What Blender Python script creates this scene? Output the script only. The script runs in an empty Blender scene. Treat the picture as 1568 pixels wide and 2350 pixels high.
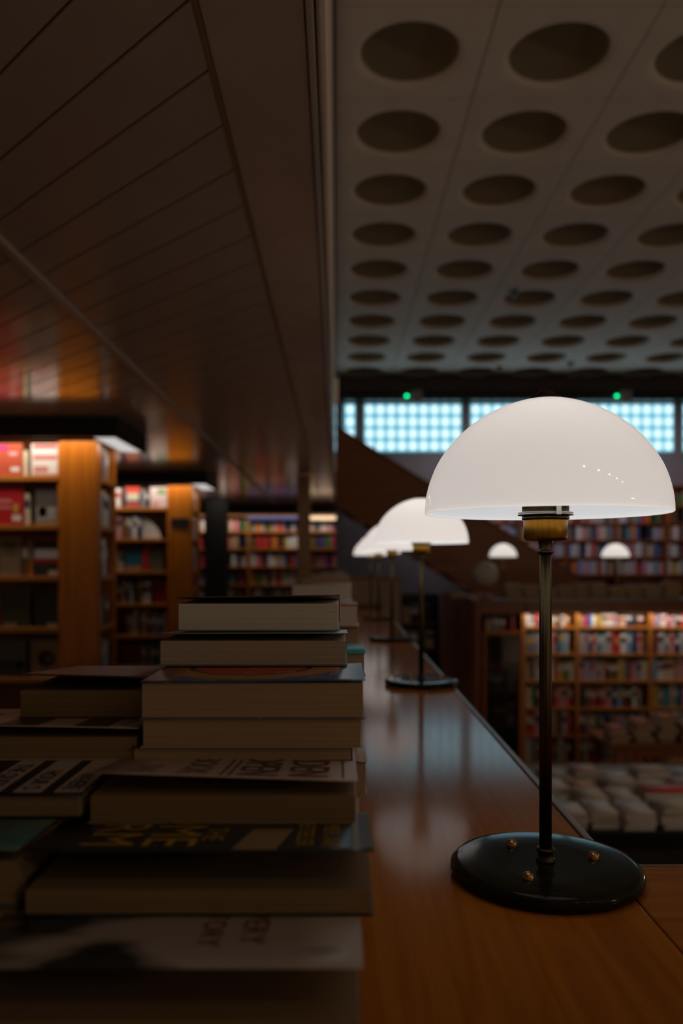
import bpy, bmesh, math, random
from mathutils import Vector, Matrix

# ------------------------------------------------------------------ camera, world, light, exposure
random.seed(7)
scn = bpy.context.scene
COL = scn.collection
EYE = 1.55                       # camera height above the gallery floor (metres)
F = 1855.0                       # focal length in pixels of the 1568 x 2350 frame

cam = bpy.data.cameras.new('camera')
cam_ob = bpy.data.objects.new('camera', cam)
COL.objects.link(cam_ob)
cam_ob.location = (0, 0, EYE)
cam_ob.rotation_euler = (math.pi / 2, 0, 0)
cam.sensor_fit = 'VERTICAL'
cam.sensor_height = 36.0
cam.sensor_width = 24.0
cam.lens = F / 2350 * 36.0
cam.shift_y = 115.0 / 2350
cam.clip_start = 0.05
cam.dof.use_dof = True
cam.dof.focus_distance = 0.99
cam.dof.aperture_fstop = 3.1
scn.camera = cam_ob

world = bpy.data.worlds.new('world')
scn.world = world
world.use_nodes = True
wbg = world.node_tree.nodes['Background']
wbg.inputs[0].default_value = (1.0, 0.70, 0.44, 1)
wbg.inputs[1].default_value = 0.095

scn.view_settings.view_transform = 'Standard'
scn.view_settings.look = 'None'
scn.view_settings.gamma = 1.0
scn.view_settings.use_curve_mapping = False
scn.view_settings.exposure = 0.0
scn.cycles.use_denoising = True
scn.cycles.sample_clamp_indirect = 4.0
scn.cycles.max_bounces = 7
scn.cycles.diffuse_bounces = 4

def area_light(name, loc, sx, sy, power, color, rot=(0, 0, 0)):
    li = bpy.data.lights.new(name, 'AREA')
    li.shape = 'RECTANGLE'
    li.size, li.size_y = sx, sy
    li.energy = power
    li.color = color
    ob = bpy.data.objects.new(name, li)
    ob.location = loc
    ob.rotation_euler = rot
    COL.objects.link(ob)
    return ob

def point_light(name, loc, power, color, radius=0.03):
    li = bpy.data.lights.new(name, 'POINT')
    li.energy = power
    li.color = color
    li.shadow_soft_size = radius
    ob = bpy.data.objects.new(name, li)
    ob.location = loc
    COL.objects.link(ob)
    return ob

# small bulbs of the shop's ceiling row behind the photographer (they glint on the shade)
for i in range(5):
    point_light('shop_bulb', (1.6 + 1.0 * i, -1.7 - 0.1 * i, 4.25), 5.0, (1.0, 0.82, 0.64), 0.07)

# added fill lights, unseen and without fixtures, brighten the tables and the coffers
point_light('hall_fill', (3.5, 4.3, 1.0), 9.0, (1.0, 0.84, 0.70), 0.12)
point_light('hall_fill', (4.2, -0.8, 2.2), 24.0, (1.0, 0.78, 0.56), 0.12)

# ------------------------------------------------------------------ materials
MATS = {}
def principled(name):
    m = bpy.data.materials.new(name)
    m.use_nodes = True
    MATS[name] = m
    return m, m.node_tree, m.node_tree.nodes['Principled BSDF']

def mat(name, color, rough=0.5, metal=0.0, coat=0.0, spec=0.5):
    if name in MATS:
        return MATS[name]
    m, nt, b = principled(name)
    b.inputs['Base Color'].default_value = (*color, 1)
    b.inputs['Roughness'].default_value = rough
    b.inputs['Metallic'].default_value = metal
    b.inputs['Coat Weight'].default_value = coat
    b.inputs['Coat Roughness'].default_value = 0.06
    b.inputs['Specular IOR Level'].default_value = spec
    return m

def emit(name, color, strength):
    m = bpy.data.materials.new(name)
    m.use_nodes = True
    nt = m.node_tree
    nt.nodes.clear()
    o = nt.nodes.new('ShaderNodeOutputMaterial')
    e = nt.nodes.new('ShaderNodeEmission')
    e.inputs[0].default_value = (*color, 1)
    e.inputs[1].default_value = strength
    nt.links.new(e.outputs[0], o.inputs[0])
    MATS[name] = m
    return m

def noisy(name, c0, c1, scale=(1, 1, 1), nscale=6.0, spec=0.5, rough=0.5, metal=0.0, coat=0.0, bump=0.0, lo=0.35, hi=0.65, detail=4.0, distortion=0.0, rough_var=0.0):
    """two-colour noise stretched by `scale` in object space (wood grain, brushed brass, page edges ...)"""
    if name in MATS:
        return MATS[name]
    m, nt, b = principled(name)
    N, L = nt.nodes, nt.links
    tc = N.new('ShaderNodeTexCoord')
    mp = N.new('ShaderNodeMapping')
    mp.inputs['Scale'].default_value = scale
    nz = N.new('ShaderNodeTexNoise')
    nz.inputs['Scale'].default_value = nscale
    nz.inputs['Detail'].default_value = detail
    nz.inputs['Distortion'].default_value = distortion
    cr = N.new('ShaderNodeValToRGB')
    cr.color_ramp.elements[0].position = lo
    cr.color_ramp.elements[1].position = hi
    cr.color_ramp.elements[0].color = (*c0, 1)
    cr.color_ramp.elements[1].color = (*c1, 1)
    L.new(tc.outputs['Object'], mp.inputs[0])
    L.new(mp.outputs[0], nz.inputs['Vector'])
    L.new(nz.outputs['Fac'], cr.inputs[0])
    L.new(cr.outputs[0], b.inputs['Base Color'])
    b.inputs['Roughness'].default_value = rough
    b.inputs['Metallic'].default_value = metal
    b.inputs['Coat Weight'].default_value = coat
    b.inputs['Coat Roughness'].default_value = 0.08
    b.inputs['Specular IOR Level'].default_value = spec
    if rough_var:
        mr = N.new('ShaderNodeMapRange')
        mr.inputs['To Min'].default_value = rough - rough_var
        mr.inputs['To Max'].default_value = rough + rough_var
        n2 = N.new('ShaderNodeTexNoise')
        n2.inputs['Scale'].default_value = 7.0
        L.new(tc.outputs['Object'], n2.inputs['Vector'])
        L.new(n2.outputs['Fac'], mr.inputs[0])
        L.new(mr.outputs[0], b.inputs['Roughness'])
    if bump:
        bp = N.new('ShaderNodeBump')
        bp.inputs['Strength'].default_value = bump
        bp.inputs['Distance'].default_value = 0.002
        L.new(nz.outputs['Fac'], bp.inputs['Height'])
        L.new(bp.outputs[0], b.inputs['Normal'])
    return m

WOOD_LEDGE = noisy('ledge_wood', (0.32, 0.092, 0.006), (0.42, 0.135, 0.012), (9, 0.55, 9), 3.4, spec=0.08, rough=0.12, detail=6, distortion=1.6, lo=0.3, hi=0.62)
WOOD_LIP = noisy('lip_wood', (0.20, 0.10, 0.05), (0.30, 0.16, 0.085), (14, 0.6, 14), 4, rough=0.3)
WOOD_SHELF = noisy('shelf_wood', (0.40, 0.14, 0.020), (0.52, 0.20, 0.032), (0.8, 12, 12), 3, rough=0.38)
WOOD_POST = noisy('post_wood', (0.40, 0.115, 0.004), (0.54, 0.165, 0.006), (12, 12, 0.7), 3, rough=0.38)
WOOD_DARK = noisy('dark_wood', (0.20, 0.052, 0.008), (0.28, 0.075, 0.013), (8, 8, 0.6), 3, rough=0.4)
WOOD_STAIR = noisy('stair_wood', (0.24, 0.075, 0.016), (0.31, 0.10, 0.022), (0.6, 8, 8), 3, rough=0.45)
PLANK = noisy('soffit_board', (0.60, 0.46, 0.37), (0.66, 0.51, 0.41), (3, 3, 3), 2, rough=0.17, coat=0.2)
RAIL = mat('soffit_rail_paint', (0.55, 0.46, 0.40), 0.4)
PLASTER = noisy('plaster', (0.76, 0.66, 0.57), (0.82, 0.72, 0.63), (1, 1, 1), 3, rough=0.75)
BOWL_SHADE = noisy('coffer_bowl_olive', (0.27, 0.21, 0.135), (0.31, 0.245, 0.16), (1, 1, 1), 3, rough=0.8)  # shade inside the bowls, painted as a colour darker than the plaster
WALLGREY = noisy('wall_grey', (0.24, 0.22, 0.23), (0.28, 0.255, 0.265), (1, 1, 1), 2, rough=0.8)
BLACK = mat('black_paint', (0.006, 0.006, 0.008), 0.45)
DARKGAP = mat('shadow_gap', (0.012, 0.009, 0.007), 0.9)
CARPET = noisy('carpet', (0.03, 0.022, 0.018), (0.05, 0.036, 0.03), (1, 1, 1), 60, rough=0.95)
WHITE = mat('white_enamel', (0.75, 0.74, 0.72), 0.45)
PAPER = noisy('page_edges', (0.36, 0.235, 0.13), (0.44, 0.30, 0.175), (1.5, 1.5, 420), 3, rough=0.85, bump=0.35, lo=0.3, hi=0.7, detail=3)
PAPER_W = noisy('pale_page_edges', (0.60, 0.53, 0.46), (0.70, 0.63, 0.55), (1.5, 1.5, 420), 3, rough=0.85, bump=0.35, lo=0.3, hi=0.7, detail=3)
PAPER_SHADED = noisy('aged_page_edges', (0.21, 0.13, 0.055), (0.27, 0.17, 0.08), (1.5, 1.5, 420), 3, rough=0.85, bump=0.3, lo=0.3, hi=0.7, detail=3)  # low books get less light: that shade is put into the page colour
BRASS = noisy('aged_brass', (0.29, 0.125, 0.012), (0.37, 0.17, 0.02), (60, 60, 1.5), 3, rough=0.36, metal=1.0)
BRASS_D = noisy('dark_brass', (0.068, 0.047, 0.022), (0.098, 0.068, 0.032), (50, 50, 1.2), 3, rough=0.42, metal=1.0)
BRONZE = noisy('green_bronze', (0.012, 0.010, 0.004), (0.018, 0.014, 0.006), (3, 3, 3), 8, spec=0.12, rough=0.12)
SCREW = mat('brass_screw', (0.46, 0.27, 0.10), 0.3, 1.0)
STEEL = mat('ring_steel', (0.62, 0.60, 0.56), 0.3, 0.9)
GREY_GLOBE = noisy('globe_skin', (0.5, 0.44, 0.38), (0.62, 0.55, 0.48), (1, 1, 1), 5, rough=0.45)
DARKGLASS = mat('cabinet_glass', (0.02, 0.02, 0.02), 0.08, spec=0.6)
DARKGLASS.node_tree.nodes['Principled BSDF'].inputs['Transmission Weight'].default_value = 0.0

# opal glass: light from the bulb scatters through the shell, thin glossy skin on top
def opal(name, glow):
    m = bpy.data.materials.new(name)
    m.use_nodes = True
    nt = m.node_tree
    nt.nodes.clear()
    N, L = nt.nodes, nt.links
    o = N.new('ShaderNodeOutputMaterial')
    tr = N.new('ShaderNodeBsdfTranslucent'); tr.inputs[0].default_value = (0.93, 0.875, 0.83, 1)
    df = N.new('ShaderNodeBsdfDiffuse'); df.inputs[0].default_value = (0.84, 0.82, 0.80, 1)
    mx = N.new('ShaderNodeMixShader'); mx.inputs[0].default_value = 0.42
    gl = N.new('ShaderNodeBsdfGlossy'); gl.inputs['Roughness'].default_value = 0.05
    fr = N.new('ShaderNodeFresnel'); fr.inputs[0].default_value = 1.45
    ge = N.new('ShaderNodeNewGeometry'); ou = N.new('ShaderNodeMath'); ou.operation = 'SUBTRACT'; ou.inputs[0].default_value = 1.0
    gm = N.new('ShaderNodeMath'); gm.operation = 'MULTIPLY'          # the inside of the dome is satin, only the outside is polished
    L.new(ge.outputs['Backfacing'], ou.inputs[1]); L.new(ou.outputs[0], gm.inputs[0]); L.new(fr.outputs[0], gm.inputs[1])
    m2 = N.new('ShaderNodeMixShader')
    L.new(df.outputs[0], mx.inputs[1]); L.new(tr.outputs[0], mx.inputs[2])
    L.new(gm.outputs[0], m2.inputs[0]); L.new(mx.outputs[0], m2.inputs[1]); L.new(gl.outputs[0], m2.inputs[2])
    em = N.new('ShaderNodeEmission')                                   # the lit glass itself glows; its lining is a cooler white
    cx = N.new('ShaderNodeMix'); cx.data_type = 'RGBA'
    cx.inputs[6].default_value = (1.0, 0.905, 0.845, 1); cx.inputs[7].default_value = (0.93, 0.98, 1.0, 1)
    L.new(ge.outputs['Backfacing'], cx.inputs[0]); L.new(cx.outputs[2], em.inputs[0])
    em.inputs[1].default_value = glow
    ad = N.new('ShaderNodeAddShader')
    L.new(m2.outputs[0], ad.inputs[0]); L.new(em.outputs[0], ad.inputs[1])
    L.new(ad.outputs[0], o.inputs[0])
    MATS[name] = m
    return m
OPAL = opal('opal_glass', 0.44)
OPAL_B = opal('opal_glass_bright', 0.56)
BULB_B = emit('fresher_bulb_glow', (1.0, 0.955, 0.89), 12.0)
BULB = emit('bulb_glow', (1.0, 0.965, 0.925), 14.0)
PANE = emit('glass_block_daylight', (0.60, 0.88, 1.0), 1.45)
PANE_EDGE = emit('glass_block_edge', (0.15, 0.55, 0.68), 0.85)
DIFFUSER = emit('strip_light_diffuser', (1.0, 0.95, 0.92), 0.6)
LED = emit('green_led', (0.0, 1.0, 0.32), 4.0)

# ------------------------------------------------------------------ mesh helpers
def link(name, me, material=None, parent=None, loc=(0, 0, 0), rot=None):
    ob = bpy.data.objects.new(name, me)
    COL.objects.link(ob)
    if material is not None and me is not None:
        for mm in (material if isinstance(material, (list, tuple)) else [material]):
            me.materials.append(mm)
    ob.location = loc
    if rot:
        ob.rotation_euler = rot
    if parent is not None:
        ob.parent = parent
    return ob

def thing(name, label, cat, loc=(0, 0, 0), rotz=0.0, group=None):
    o = bpy.data.objects.new(name, None)
    o.empty_display_size = 0.05
    COL.objects.link(o)
    o.location = loc
    o.rotation_euler = (0, 0, rotz)
    tag(o, label, cat, group)
    return o

def tag(o, label=None, cat=None, group=None, kind=None):
    if label: o['label'] = label
    if cat: o['category'] = cat
    if group: o['group'] = group
    if kind: o['kind'] = kind
    return o

def struct(name, loc=(0, 0, 0), rotz=0.0):
    o = bpy.data.objects.new(name, None)
    COL.objects.link(o)
    o.location = loc
    o.rotation_euler = (0, 0, rotz)
    o['kind'] = 'structure'
    return o

def bm_mesh(bm, name, smooth=False):
    me = bpy.data.meshes.new(name)
    bmesh.ops.recalc_face_normals(bm, faces=bm.faces)
    bm.to_mesh(me)
    bm.free()
    if smooth:
        for p in me.polygons:
            p.use_smooth = True
    return me

def box(name, x0, x1, y0, y1, z0, z1, material, parent=None, bevel=0.0, rel=None):
    """box in the frame of `rel` (the parent's location is subtracted when rel is given)"""
    bm = bmesh.new()
    sx, sy, sz = (x1 - x0) / 2, (y1 - y0) / 2, (z1 - z0) / 2
    bmesh.ops.create_cube(bm, size=2.0, matrix=Matrix.Diagonal((sx, sy, sz, 1)))
    if bevel:
        bmesh.ops.bevel(bm, geom=bm.edges[:], offset=bevel, segments=2, affect='EDGES', profile=0.6)
    me = bm_mesh(bm, name)
    c = Vector(((x0 + x1) / 2, (y0 + y1) / 2, (z0 + z1) / 2))
    if rel is not None:
        c = c - Vector(rel)
    return link(name, me, material, parent, c)

def lathe(name, prof, n, material, parent=None, loc=(0, 0, 0), smooth=True, close=False, rot=None):
    bm = bmesh.new()
    rings = []
    for r, z in prof:
        if r < 1e-6:
            rings.append([bm.verts.new((0, 0, z))])
        else:
            rings.append([bm.verts.new((r * math.cos(2 * math.pi * k / n), r * math.sin(2 * math.pi * k / n), z)) for k in range(n)])
    pairs = list(zip(rings, rings[1:]))
    if close:
        pairs.append((rings[-1], rings[0]))
    for a, b in pairs:
        if len(a) == 1 and len(b) == 1:
            continue
        for k in range(n):
            k2 = (k + 1) % n
            if len(a) == 1:
                bm.faces.new((a[0], b[k2], b[k]))
            elif len(b) == 1:
                bm.faces.new((a[k], a[k2], b[0]))
            else:
                bm.faces.new((a[k], a[k2], b[k2], b[k]))
    me = bm_mesh(bm, name, smooth)
    return link(name, me, material, parent, loc, rot)

def prism(name, pts, axis, a0, a1, material, parent=None, loc=(0, 0, 0)):
    """extrude a polygon: axis 'z' uses (x,y) points, axis 'y' uses (x,z) points, axis 'x' uses (y,z)"""
    bm = bmesh.new()
    def v(p, a):
        if axis == 'z': return (p[0], p[1], a)
        if axis == 'y': return (p[0], a, p[1])
        return (a, p[0], p[1])
    lo = [bm.verts.new(v(p, a0)) for p in pts]
    hi = [bm.verts.new(v(p, a1)) for p in pts]
    bm.faces.new(lo); bm.faces.new(hi)
    for i in range(len(pts)):
        j = (i + 1) % len(pts)
        bm.faces.new((lo[i], lo[j], hi[j], hi[i]))
    return link(name, bm_mesh(bm, name), material, parent, loc)

def copy_tree(o, parent=None):
    c = o.copy()
    COL.objects.link(c)
    c.parent = parent
    for ch in list(o.children):
        copy_tree(ch, c)
    return c

def X(px, d): return (px - 784.0) * d / F                 # sideways metres of a picture column at distance d
def Z(py, d): return EYE - (py - 1290.0) * d / F           # height of a picture row at distance d
ORD = ['first', 'second', 'third', 'fourth', 'fifth', 'sixth', 'seventh', 'eighth', 'ninth', 'tenth', 'eleventh', 'twelfth']

# ------------------------------------------------------------------ the setting
YAW = 0.0065                      # the hall's ceiling runs a touch askew to the ledge
CEIL = EYE + 2.864
SOFF = EYE + 0.93
LOW = EYE - 2.45                  # floor of the lower sales level
LEDGE = EYE - 0.388
WALLY = 12.5

# coffered hall ceiling: one pressed panel with a round bowl per cell
ceiling = struct('ceiling', (0, 0, CEIL), YAW)
box('slab', -0.02, 7.2, 1.5, 12.7, 0.27, 0.35, DARKGAP, ceiling)
S = 0.845
def coffer_mesh():
    bm = bmesh.new()
    n = 48
    hx, hy = S / 2 - 0.004, S / 2 - 0.0025
    R = 0.335 * S
    ang = [2 * math.pi * k / n for k in range(n)]
    def sq(a):
        c, s = math.cos(a), math.sin(a)
        t = min(hx / abs(c) if abs(c) > 1e-6 else 1e9, hy / abs(s) if abs(s) > 1e-6 else 1e9)
        return (c * t, s * t)
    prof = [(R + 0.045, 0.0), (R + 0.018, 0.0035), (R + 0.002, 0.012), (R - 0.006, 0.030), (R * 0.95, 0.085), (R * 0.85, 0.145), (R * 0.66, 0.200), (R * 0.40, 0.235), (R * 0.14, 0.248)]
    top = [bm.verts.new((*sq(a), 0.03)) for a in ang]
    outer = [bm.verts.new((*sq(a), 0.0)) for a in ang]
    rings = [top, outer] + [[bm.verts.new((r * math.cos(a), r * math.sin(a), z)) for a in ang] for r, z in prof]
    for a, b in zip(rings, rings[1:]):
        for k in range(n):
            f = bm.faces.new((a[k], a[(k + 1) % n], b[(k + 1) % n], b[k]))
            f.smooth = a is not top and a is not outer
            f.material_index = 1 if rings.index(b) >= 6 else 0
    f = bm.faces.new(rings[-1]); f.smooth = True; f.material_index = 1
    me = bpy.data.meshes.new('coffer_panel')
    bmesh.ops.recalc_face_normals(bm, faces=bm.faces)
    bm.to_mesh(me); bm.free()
    me.materials.append(PLASTER); me.materials.append(BOWL_SHADE)
    return me
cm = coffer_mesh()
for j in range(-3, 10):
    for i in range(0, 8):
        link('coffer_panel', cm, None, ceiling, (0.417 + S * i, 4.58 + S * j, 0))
# small sprinkler heads and fittings hanging between the bowls
def sprinkler(px, py, label):
    d = 1855 * 2.864 / (1290 - py)
    t = thing('ceiling_sprinkler', label, 'sprinkler', (X(px, d), d, CEIL), 0)
    lathe('cover_plate', [(0, 0), (0.05, 0), (0.05, -0.012), (0, -0.014)], 16, BRASS_D, t)
    lathe('nozzle', [(0.0, -0.012), (0.014, -0.014), (0.014, -0.05), (0.034, -0.052), (0.034, -0.058), (0, -0.06)], 12, BRASS_D, t)
sprinkler(1180, 668, 'small dark ceiling sprinkler between the coffers in mid hall')
sprinkler(1147, 842, 'small brass ceiling sprinkler by the last coffers near the window band')
sprinkler(1310, 832, 'ceiling sprinkler over the glass block window farther right')

# low boarded soffit over the gallery
soffit = struct('ceiling_soffit', (0, 0, SOFF), YAW)
box('backing_board', -6.2, -0.06, -1.6, 13.9, 0.022, 0.06, DARKGAP, soffit)
box('edge_board', -0.228, -0.055, -1.6, 13.9, 0.0, 0.022, PLANK, soffit)
box('trim_strip', -0.239, -0.230, -1.6, 13.9, -0.0025, 0.02, noisy('trim_strip_paint', (0.30, 0.19, 0.09), (0.36, 0.24, 0.12), rough=0.3), soffit)
box('edge_bead', -0.052, -0.038, -1.6, 13.9, -0.006, 0.05, RAIL, soffit, 0.003)
box('edge_bead', -0.034, -0.026, -1.6, 13.9, -0.002, 0.05, PLANK, soffit, 0.002)
rail_ = box('ceiling_rail', -0.985, -0.955, -1.6, 13.9, -0.014, 0.02, RAIL, soffit, 0.006)
def plank_mesh(w_along, x_len, name):
    # a board running away to the side at 45 degrees, cut parallel to the hall at both ends
    bm = bmesh.new()
    g = 0.0035
    pts = [(0, g), (0, w_along - g), (-x_len, x_len + w_along - g), (-x_len, x_len + g)]
    lo = [bm.verts.new((p[0], p[1], 0.0)) for p in pts]
    hi = [bm.verts.new((p[0], p[1], 0.022)) for p in pts]
    bm.faces.new(lo); bm.faces.new(hi)
    for i in range(4):
        j = (i + 1) % 4
        bm.faces.new((lo[i], lo[j], hi[j], hi[i]))
    bmesh.ops.bevel(bm, geom=[e for e in bm.edges if e.verts[0].co.z < 0.001 and e.verts[1].co.z < 0.001], offset=0.0018, segments=1, affect='EDGES')
    return bm_mesh(bm, name)
PW = 0.193
pm1 = plank_mesh(PW, 0.715, 'plank'); pm1.materials.append(PLANK)
pm2 = plank_mesh(PW, 2.6, 'plank'); pm2.materials.append(PLANK)
y0 = 1855 * 0.93 * 0.000775
for k in range(-14, 27):
    link('plank', pm1, None, soffit, (-0.240, y0 + PW * k, 0))
for k in range(-14, 26):
    link('plank', pm2, None, soffit, (-0.986, y0 + PW * k + 0.746, 0))
yy = y0 + PW * 27
prism('far_board', [(-0.240, yy), (-0.240, 13.9), (-0.955, 13.9), (-0.955, yy + 0.715)], 'z', 0.0, 0.022, PLANK, soffit)
yy = y0 + PW * 26 + 0.746
prism('far_board', [(-0.986, yy), (-0.986, 13.9), (-6.2, 13.9), (-6.2, yy + 5.2)], 'z', 0.0, 0.022, PLANK, soffit)

fascia = struct('trim_1', (0, 0, 0), YAW)
box('fascia', -0.10, -0.020, -1.6, 13.9, SOFF + 0.051, CEIL + 0.02, PLASTER, fascia)
box('shadow_slot', -0.019, -0.001, -1.6, 12.4, CEIL - 0.05, CEIL + 0.19, mat('slot_brown', (0.03, 0.012, 0.005), 0.6), fascia)

# floors and walls
fl = box('floor', -6.2, 0.28, -1.5, 13.6, -0.12, 0.0, CARPET); fl['kind'] = 'structure'
fl = box('floor_lower', -0.2, 7.2, 0.3, 12.6, LOW - 0.1, LOW, CARPET); fl['kind'] = 'structure'
w = box('wall_left', -6.3, -6.2, -1.5, 13.7, 0.0, SOFF + 0.1, WALLGREY); w['kind'] = 'structure'
w = box('wall_far_gallery', -6.2, 0.40, 13.6, 13.7, LOW, SOFF + 0.6, WALLGREY); w['kind'] = 'structure'
w = box('wall_parapet', 0.16, 0.28, -0.6, 7.6, LOW, LEDGE - 0.045, WOOD_DARK); w['kind'] = 'structure'
w = box('wall_parapet_near', 0.30, 3.2, 0.55, 0.95, LOW, LEDGE - 0.045, WOOD_DARK); w['kind'] = 'structure'

# back wall with a band of glass block windows
WZ0, WZ1 = Z(1041, WALLY), Z(926, WALLY)
back = struct('wall_back', (0, WALLY, 0))
box('lower_wall', -0.05, 7.2, 0, 0.16, LOW, WZ0, WALLGREY, back)
box('upper_wall', -0.05, 7.2, 0, 0.16, WZ1, CEIL + 0.3, DARKGAP, back)
WL, WP, WW = X(836, WALLY), 1.644, X(1060, WALLY) - X(836, WALLY)
bw, bh = WW / 9, (WZ1 - WZ0 - 0.03) / 4
box('pier', -0.09, X(789, WALLY), 0, 0.16, WZ0, WZ1, WALLGREY, back)
box('pier', -0.09, X(789, WALLY), -0.03, -0.001, LOW, WZ1, WALLGREY, back)
def block_mesh():
    bm = bmesh.new()
    hw, hh = bw / 2 - 0.006, bh / 2 - 0.006
    def ring(s, y):
        return [bm.verts.new((sx * hw * s, y, sz * hh * s)) for sx, sz in ((-1, -1), (1, -1), (1, 1), (-1, 1))]
    r0, r1, r2 = ring(1, 0.05), ring(1, 0.0), ring(0.76, -0.012)
    for a, b in ((r0, r1), (r1, r2)):
        for k in range(4):
            f = bm.faces.new((a[k], a[(k + 1) % 4], b[(k + 1) % 4], b[k])); f.material_index = 1
    f = bm.faces.new(r2); f.material_index = 0
    bm.faces.new(r0).material_index = 1
    return bm_mesh(bm, 'glass_block')
gbm = block_mesh()
gbm.materials.append(PANE); gbm.materials.append(PANE_EDGE)
MORTAR = mat('block_mortar', (0.10, 0.26, 0.30), 0.6)
for wi in range(-1, 4):
    xl = WL + WP * wi
    win = struct('window_%d' % (wi + 2), (xl, WALLY + 0.02, WZ0))
    box('mortar_bed', 0.0, WW, 0.055, 0.075, 0.0, WZ1 - WZ0, MORTAR, win)
    box('sill', 0.0, WW, -0.01, 0.055, 0.0, 0.026, MORTAR, win)
    for r in range(4):
        for c in range(9):
            link('glass_block', gbm, None, win, (bw * (c + 0.5), 0.0, 0.03 + bh * (r + 0.5)))
    box('pier', xl + WW, xl + WP, 0, 0.16, WZ0, WZ1, WALLGREY, back, rel=(0, 0, 0))
# dark beam under the ceiling, with a thin brown rail and sensors
beam = struct('trim_2', (0, 0, 0))
box('beam', -0.02, 7.2, 12.28, 12.48, Z(918, 12.3), CEIL - 0.1, BLACK, beam)
box('beam_rail', -0.02, 7.2, 12.20, 12.30, Z(896, 12.2), Z(868, 12.2), mat('beam_brown', (0.035, 0.012, 0.004), 0.5), beam)
for px, nm in ((957, 'grey wall sensor with a green light over the wide glass block window'), (1438, 'grey wall sensor with a green light above the lamp shade')):
    d = 12.2
    t = thing('wall_sensor', nm, 'sensor', (X(px, d), d, Z(924, d)), 0, 'sensors on the dark beam')
    box('housing', -0.085, 0.085, -0.02, 0.075, 0.0, 0.19, WALLGREY, t, 0.01)
    lathe('indicator_light', [(0, 0.0), (0.016, 0.004), (0.022, 0.02), (0.016, 0.036), (0, 0.04)], 12, LED, t, (-0.155, -0.03, 0.075))
    box('bracket', -0.16, -0.08, -0.012, 0.02, 0.085, 0.105, WALLGREY, t)

# ------------------------------------------------------------------ the wooden ledge
ledge = thing('parapet_ledge', 'long varnished wooden ledge the row of opal lamps stands on', 'ledge', (0, 0, LEDGE))
box('top_board', -0.55, 0.338, -0.6, 7.6, -0.04, 0.0, WOOD_LEDGE, ledge, 0.002)
box('edge_lip', 0.3405, 0.352, 1.037, 7.6, -0.042, 0.0015, WOOD_LIP, ledge, 0.003)
ledge2 = thing('cross_ledge', 'short wooden ledge meeting the long ledge beside the nearest lamp base', 'ledge', (0, 0, LEDGE))
box('top_board', 0.3400, 3.2, 0.45, 1.030, -0.04, 0.0, noisy('cross_wood', (0.32, 0.092, 0.006), (0.42, 0.135, 0.012), (0.55, 9, 9), 3.4, spec=0.08, rough=0.15, detail=6, distortion=1.2), ledge2, 0.002)
box('edge_lip', 0.353, 3.2, 1.0305, 1.0365, -0.042, 0.001, WOOD_LIP, ledge2, 0.002)
end = thing('far_counter', 'plain brown counter block closing the far end of the lamp ledge', 'counter', (0.32, 7.62, 0))
box('body', -0.30, 0.24, 0.0, 0.6, 0, Z(1331, 7.62), noisy('counter_board', (0.22, 0.14, 0.09), (0.27, 0.175, 0.115), rough=0.5), end, 0.004)
box('top_board', -0.31, 0.25, -0.01, 0.61, Z(1331, 7.62), Z(1325, 7.62), WOOD_DARK, end, 0.003)

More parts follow.
